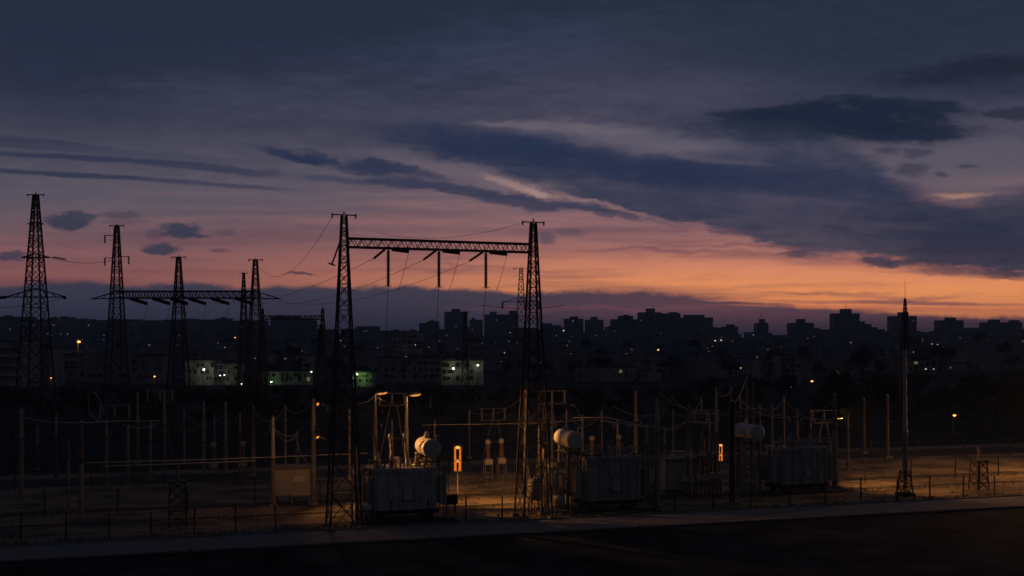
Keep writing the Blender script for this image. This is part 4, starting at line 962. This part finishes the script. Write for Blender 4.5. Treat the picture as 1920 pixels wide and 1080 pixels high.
sky_blocks = [
 ('tall block with a roof box left of the main gantry right tower', 833, 876, 585, B1, ((846, 862, 579),), ((855, 612), (868, 640))),
 ('narrow block just left of the tall block with roof box', 800, 822, 603, 1250, ((806, 812, 599),), ()),
 ('low block second left of the tall block with roof box', 786, 800, 606, 1300, (), ((792, 640),)),
 ('small block right of the tall block with roof box', 880, 904, 600, 1350, ((884, 891, 596),), ()),
 ('wide flat block with two roof boxes behind the main gantry right tower', 908, 972, 590, B1, ((918, 931, 584), (954, 971, 582)), ((932, 600), (919, 631))),
 ('sloping row behind the main gantry right tower feet', 1012, 1052, 610, 1300, ((1016, 1036, 606),), ()),
 ('left of two square blocks with small roof boxes right of centre', 1058, 1094, 598, 1350, ((1069, 1085, 593),), ((1074, 602),)),
 ('right of two square blocks with small roof boxes right of centre', 1098, 1132, 600, 1350, ((1108, 1121, 594),), ()),
 ('block with stepped roof box left of the biggest dark block', 1146, 1198, 599, 1300, ((1160, 1188, 592), (1170, 1180, 590)), ()),
 ('biggest dark block left wing with square roof box', 1198, 1240, 586, 1250, ((1213, 1229, 578),), ((1202, 601),)),
 ('biggest dark block middle wing', 1241, 1276, 588, 1260, ((1256, 1272, 585),), ()),
 ('biggest dark block right wing with low rounded roof box', 1277, 1337, 596, 1270, ((1284, 1322, 590),), ((1300, 640),)),
 ('small block with roof box between the biggest block and the domed one', 1357, 1384, 613, 1300, ((1365, 1379, 608),), ((1393, 630),)),
 ('small domed block with a thin antenna on its roof', 1419, 1441, 606, 1300, ((1427, 1436, 598),), ()),
 ('square block with roof box left of the three horizon lamps', 1482, 1526, 606, 1250, ((1497, 1512, 598),), ((1490, 640),)),
 ('tall block with stepped roof box and antenna right of the three horizon lamps', 1563, 1612, 588, 1250, ((1580, 1599, 579),), ((1589, 655),)),
 ('tall block standing directly behind the lightning mast', 1672, 1719, 593, 1300, ((1689, 1706, 585),), ((1713, 601),)),
 ('square block with roof box right of the lightning mast', 1761, 1807, 601, 1300, ((1778, 1795, 595),), ()),
 ('low flat block between two roof box blocks on the right', 1812, 1840, 615, 1350, (), ()),
 ('wide block with two roof boxes at the right edge', 1847, 1917, 605, 1250, ((1860, 1878, 599), (1900, 1915, 600)), ((1872, 627),)),
 ('stepped block at the far left edge of the skyline', 0, 22, 594, 1250, ((4, 16, 591),), ()),
 ('rounded looking block right of the tallest pylon', 104, 130, 597, 1300, ((110, 123, 593),), ((116, 612),)),
 ('wide low block left of the rear gantry', 142, 178, 601, 1300, ((146, 160, 597), (166, 174, 598)), ((156, 612), (166, 610))),
 ('dark block right of the rear gantry with small roof box', 540, 566, 598, 1200, ((548, 560, 592),), ((556, 625),)),
]
for lab, a, b_, yt, Y, bx, lt in sky_blocks:
    an = (1430, 584) if 'domed' in lab else ((1590, 571) if 'antenna right' in lab else None)
    block(lab, a, b_, yt, Y, 'facade2', boxes=bx, lit=lt, depth=16, antenna=an)
# hillside terrace falling right of the tall antenna block
for k, (a, b_, yt) in enumerate(((1612, 1622, 603), (1622, 1634, 608), (1634, 1646, 614), (1646, 1660, 618))):
    block('stepped terrace going down right of the tall antenna block, step ' + ('highest', 'second', 'third', 'lowest')[k], a, b_, yt, 1280, 'facade2', depth=14)

near_blocks = [
 dict(label='pale three storey house lit by two white lamps in the centre', px0=828, px1=906, ytop=676, Y=362, m='facade3', z0=-.2, depth=11, win=(9, 3, 1.0, 1.3), boxes=((835, 850, 672), (870, 880, 673)), balcony=0),
 dict(label='pale apartment block behind the greenish lamp, left wing', px0=345, px1=400, ytop=676, Y=362, m='facade3', z0=-.2, depth=11, win=(7, 3, .9, 1.2)),
 dict(label='pale apartment block behind the greenish lamp, right wing', px0=402, px1=446, ytop=682, Y=364, m='facade3', z0=-.2, depth=11, win=(6, 3, .9, 1.2)),
 dict(label='long low green lit block right of the rear gantry', px0=492, px1=592, ytop=697, Y=366, m='facade3', z0=-.2, depth=11, win=(12, 2, .9, 1.2)),
 dict(label='pale narrow block behind the low green lit block', px0=566, px1=600, ytop=668, Y=400, m='facade3', depth=11, win=(4, 4, .9, 1.2)),
 dict(label='low bright green wall house right of the main gantry left tower', px0=658, px1=698, ytop=698, Y=348, m='facade3', z0=-.2, depth=9, win=(6, 2, .7, 1.0)),
 dict(label='dim wide house behind the two lamp posts', px0=700, px1=825, ytop=672, Y=380, m='facade', z0=-.2, depth=12, win=(12, 3, 1.0, 1.2)),
 dict(label='tall pale block with pinkish wall left of centre', px0=736, px1=790, ytop=624, Y=620, m='facade3', depth=14, win=(6, 5, 1.3, 1.6), boxes=((750, 760, 619),)),
 dict(label='pale lower annex below the pinkish block', px0=735, px1=788, ytop=653, Y=560, m='facade3', depth=14, win=(5, 3, 1.2, 1.4)),
 dict(label='balconied block at the far left edge', px0=-8, px1=42, ytop=640, Y=330, m='facade', z0=-.2, depth=12, balcony=5),
 dict(label='dim block behind the tallest pylon', px0=46, px1=92, ytop=655, Y=345, m='facade', z0=-.2, depth=12, win=(5, 4, 1.1, 1.2)),
 dict(label='pale stepped house behind the tall orange street lamp', px0=118, px1=158, ytop=652, Y=400, m='facade', z0=-.2, depth=12, win=(4, 4, 1.1, 1.2), balcony=2),
 dict(label='dim wide block left of the rear gantry left tower', px0=162, px1=240, ytop=664, Y=380, m='facade', z0=-.2, depth=12, win=(8, 3, 1.1, 1.2)),
 dict(label='dim block between the rear gantry left and middle towers', px0=246, px1=305, ytop=668, Y=372, m='facade', z0=-.2, depth=12, win=(6, 3, 1.1, 1.2)),
 dict(label='tall bluish slab block on the right, left one', px0=1428, px1=1456, ytop=676, Y=340, m='facade', z0=-.2, depth=12, win=(3, 4, 1.0, 1.3)),
 dict(label='tall bluish slab block on the right, right one', px0=1464, px1=1502, ytop=668, Y=330, m='facade', z0=-.2, depth=12, win=(4, 5, 1.0, 1.3)),
 dict(label='long dim house with two eave lines right of the main gantry', px0=1082, px1=1190, ytop=690, Y=400, m='facade', z0=-.2, depth=12, win=(10, 2, 1.1, 1.2)),
 dict(label='dim block right of the long dim house', px0=1200, px1=1240, ytop=678, Y=400, m='facade', z0=-.2, depth=12, win=(4, 3, 1.1, 1.2)),
 dict(label='dim slab behind the lightning mast, left one', px0=1565, px1=1640, ytop=676, Y=420, m='facade', z0=-.2, depth=12, win=(8, 3, 1.1, 1.2)),
 dict(label='dim slab right of the lightning mast with two cool lamps', px0=1702, px1=1756, ytop=676, Y=424, m='facade', z0=-.2, depth=12, win=(5, 4, 1.1, 1.2)),
 dict(label='dim tall house left of the two cool lamps', px0=1320, px1=1385, ytop=684, Y=440, m='facade', z0=-.2, depth=12, win=(7, 2, 1.1, 1.2)),
]
for d in near_blocks: block(**d)
LM = [(-20, 'left of the tallest pylon'), (67, 'behind the tallest pylon'), (143, 'behind the tall orange street lamp'), (219, 'behind the rear gantry left tower'), (277, 'between the rear gantry left and middle towers'), (335, 'behind the rear gantry middle tower'),
      (405, 'between the rear gantry middle and right towers'), (479, 'behind the rear gantry right tower'), (550, 'above the long low green lit block'), (605, 'behind the short dark pylon'), (645, 'behind the main gantry left tower'), (728, 'under the left hanging insulator'),
      (770, 'above the right lamp post'), (823, 'under the middle hanging insulator'), (855, 'under the tall roof box block'), (911, 'under the right hanging insulator'), (955, 'left of the main gantry right tower'), (1000, 'behind the main gantry right tower'), (1040, 'right of the main gantry right tower'),
      (1076, 'under the left square block'), (1115, 'under the right square block'), (1172, 'under the stepped roof box block'), (1220, 'under the biggest block left wing'), (1258, 'under the biggest block middle wing'), (1307, 'under the biggest block right wing'), (1370, 'right of the biggest block'),
      (1430, 'under the domed block'), (1480, 'behind the bluish slab blocks'), (1541, 'under the three horizon lamps'), (1588, 'under the tall antenna block'), (1635, 'under the stepped terrace'), (1697, 'behind the lightning mast'), (1740, 'right of the lightning mast'), (1785, 'above the isolated orange lamp'), (1830, 'left of the widest right block'), (1880, 'under the wide right edge block'), (1950, 'at the right edge')]
def where(px): return min(LM, key=lambda q: abs(q[0] - px))[1]
named = {}
def name_all():
    for (base, w_), lst in named.items():
        lst.sort(key=lambda q: q[0]); n = len(lst)
        for i, (_, o) in enumerate(lst):
            od = '' if n == 1 else ('left ', 'right ')[i] if n == 2 else ('leftmost ' if i == 0 else 'rightmost ' if i == n - 1 else 'middle ' if n == 3 else ('second ', 'third ', 'fourth ', 'fifth ', 'sixth ')[i - 1])
            o['label'] = od + base + ', ' + w_

# the rest of the town, climbing the hill to the skyline
r = random.Random(21); taken = []
rows = [(1230, 601, 613, 12, 44), (1120, 606, 620, 14, 56), (1000, 612, 628, 12, 50), (880, 620, 638, 14, 64), (760, 630, 648, 14, 60), (640, 640, 658, 20, 52), (540, 652, 668, 24, 60), (460, 662, 682, 28, 66)]
for ri, (Y, ya, yb, wa, wb) in enumerate(rows):
    px = -70 + r.uniform(0, 30)
    while px < 1990:
        w_ = r.uniform(wa, wb); Yj = Y + r.uniform(-40, 40); yt = r.uniform(ya, yb)
        if px > 560 and ri < 2: yt += 12
        if px < 560 and ri < 2: yt -= 7
        if 1350 < px < 1980 and ri < 4: yt += 5
        if (1560 < px and ri > 5 and r.random() < .5) or (r.random() < .10 + .05 * ri): px += w_; continue
        tl = ('on the skyline', 'just below the skyline', 'on the upper hillside', 'on the hillside', 'halfway down', 'in the lower town', 'near the lower trees', 'at the town foot')[ri]
        lit = [(px + r.uniform(.1, .9) * w_, yt + r.uniform(4, 16)) for _ in range(r.choice((0, 0, 0, 1, 1, 2) if ri < 6 else (0, 0, 0, 1)))]
        bx = ((px + w_ * .3, px + w_ * .55, yt - r.uniform(2, 4)),) if r.random() < .5 else ()
        o = block(f'dim town block {tl}', px, px + w_, yt, Yj, r.choice(('facade', 'facade2', 'facade2')), depth=13, boxes=bx, lit=lit, rz=r.uniform(-.25, .25), group=f'dim town blocks {tl}')
        named.setdefault((f'dim town block {tl}', where(px + w_ / 2)), []).append((px, o))
        px += w_ * r.uniform(.92, 1.35)

# ------------------------------------------------------------------ trees
def make_tree(seed, h, w_):
    r = random.Random(seed); t = thing('tree', '', 'tree')
    b = MB(); b.lathe((0, 0, 0), (0, 0, h * .55), [(0, h * .035), (.3, h * .025), (1, h * .012)], 8)
    for i in range(6):
        a = r.uniform(0, 6.3); z = h * r.uniform(.25, .5); b.tube((0, 0, z), (math.cos(a) * w_ * .35, math.sin(a) * w_ * .35, z + h * .25), h * .012, h * .005, 5)
    b.build('trunk', 'bark', t)
    b = MB(); lobes = [(r.uniform(-.32, .32) * w_, r.uniform(-.32, .32) * w_, h * r.uniform(.42, .82), r.uniform(.16, .30) * w_) for _ in range(9)] + [(0, 0, h * .6, .34 * w_)]
    for lx, ly, lz, lr in lobes:
        for _ in range(75):
            d = Vector((r.gauss(0, 1), r.gauss(0, 1), r.gauss(0, 1))).normalized() * lr * r.uniform(.55, 1.08); c_ = Vector((lx, ly, lz)) + Vector((d.x, d.y, d.z * .8))
            s_ = r.uniform(.18, .42) * h / 8; n1 = Vector((r.gauss(0, 1), r.gauss(0, 1), r.gauss(0, 1))).normalized(); n2 = n1.orthogonal().normalized() * s_; n3 = n1.cross(n2).normalized() * s_ * .7
            b.add([c_ - n2, c_ - n3 * .6, c_ + n2, c_ + n3], [(0, 1, 2, 3)])
    b.build('crown', 'leaf', t); return t
protos = [make_tree(1, 7, 6.5), make_tree(2, 8, 6), make_tree(3, 6.2, 7), make_tree(4, 9.5, 5)]
r = random.Random(5); first = [True] * 4
belts = [(172, -95, 95, 40, 5.2, 'scrubby dark tree just beyond the yard', 'trees of the nearest dark belt'),
         (205, -115, 115, 44, 6.4, 'dark tree between yard and town', 'trees of the middle dark belt'),
         (255, -140, 140, 46, 7.2, 'dark tree before the town houses', 'trees in front of the town'),
         (430, -230, 230, 44, 10, 'dark tree among lower houses', 'trees among the lower houses'),
         (590, -310, 310, 40, 12, 'faint tree on the slope', 'trees on the town slope'),
         (800, -420, 420, 34, 14, 'tiny faint tree high up', 'trees high on the town slope')]
for Y, xa, xb, n, hh, lab, grp in belts:
    for i in range(n):
        x = xa + (xb - xa) * (i + r.uniform(.1, .9)) / n; y = Y + r.uniform(-.06, .06) * Y; k = r.randrange(4); sc = hh * r.uniform(.75, 1.1) / 8
        if Y < 300:
            px = 960 + x * F / y; lim = 722 if px < 1300 else 700         # trees stay below the lit fronts
            sc = min(sc, max(.3, (H - (lim - HZ) * y / F - terrain(x, y)) / (7, 8, 6.2, 9.5)[k]))
            if px > 1560: sc *= 1.25
        loc = (x, y, terrain(x, y) - .05); rz = r.uniform(0, 6.3); s3 = (sc * 1.25, sc * 1.25, sc)
        if first[k]:
            first[k] = False; o = protos[k]; o.location = loc; o.rotation_euler = (0, 0, rz); o.scale = s3; tag(o, lab, None, grp)
        else: o = copy_tree(protos[k], None, loc, rz, s3, lab, grp)
        named.setdefault((lab, where(960 + x * F / y)), []).append((x / y, o))
name_all()

# ------------------------------------------------------------------ weeds and rubble
MT['weed'] = mat('dry weeds', (.10, .085, .045), .9, 0, .5, 5)
r = random.Random(77); b = MB()
for _ in range(1500):
    k = r.random(); u = r.uniform(-45, 60)
    v = r.gauss(3.1, .35) if k < .40 else r.gauss(-3.5, .5) if k < .5 else r.gauss(9.6, .5) if k < .65 else r.gauss(15.4, .6) if k < .8 else r.uniform(4, 40)
    if -2.9 < v < 2.5: continue
    p = W(u, v); n = r.randint(5, 9); h = r.uniform(.10, .38)
    for i in range(n):
        a = r.uniform(0, 6.28); d = Vector((math.cos(a), math.sin(a), 0)); q = p + d * r.uniform(0, .18); sd_ = Vector((-d.y, d.x, 0)) * r.uniform(.012, .03)
        t2 = q + d * r.uniform(.02, .16) + Vector((0, 0, h * r.uniform(.6, 1.1))); b.add([q - sd_, q + sd_, t2], [(0, 1, 2)])
g = b.build('weeds', 'weed'); tag(g, 'dry weed tufts along the fences and dark strips of the yard', 'weeds', None, 'stuff')
b = MB()
for _ in range(900):
    u, v = r.uniform(-40, 55), r.choice((r.gauss(3.0, .4), r.uniform(3, 30), r.gauss(10.5, .6)))
    if v < 2.5: continue
    p = W(u, v); s_ = r.uniform(.03, .12); b.box((p.x, p.y, s_ * .4), (s_ * r.uniform(1, 2), s_ * r.uniform(.8, 1.6), s_), r.uniform(0, 3))
g = b.build('rubble', 'conc'); tag(g, 'loose stones strewn over the gravel of the yard', 'stones', None, 'stuff')

# ------------------------------------------------------------------ dusk haze
b = MB(); b.box((0, 2900, 32), (11000, 7000, 68)); hz = b.build('haze', 'steel'); hz['kind'] = 'stuff'; hz['label'] = 'thin blue dusk haze over the town'
hm = bpy.data.materials.new('haze air'); hm.use_nodes = True; t_ = hm.node_tree; t_.nodes.clear()
pv = t_.nodes.new('ShaderNodeVolumePrincipled'); pv.inputs['Density'].default_value = 0.00024; pv.inputs['Color'].default_value = (.52, .70, 1.0, 1); pv.inputs['Anisotropy'].default_value = 0.0
om = t_.nodes.new('ShaderNodeOutputMaterial'); t_.links.new(pv.outputs[0], om.inputs['Volume'])
hz.data.materials.clear(); hz.data.materials.append(hm)
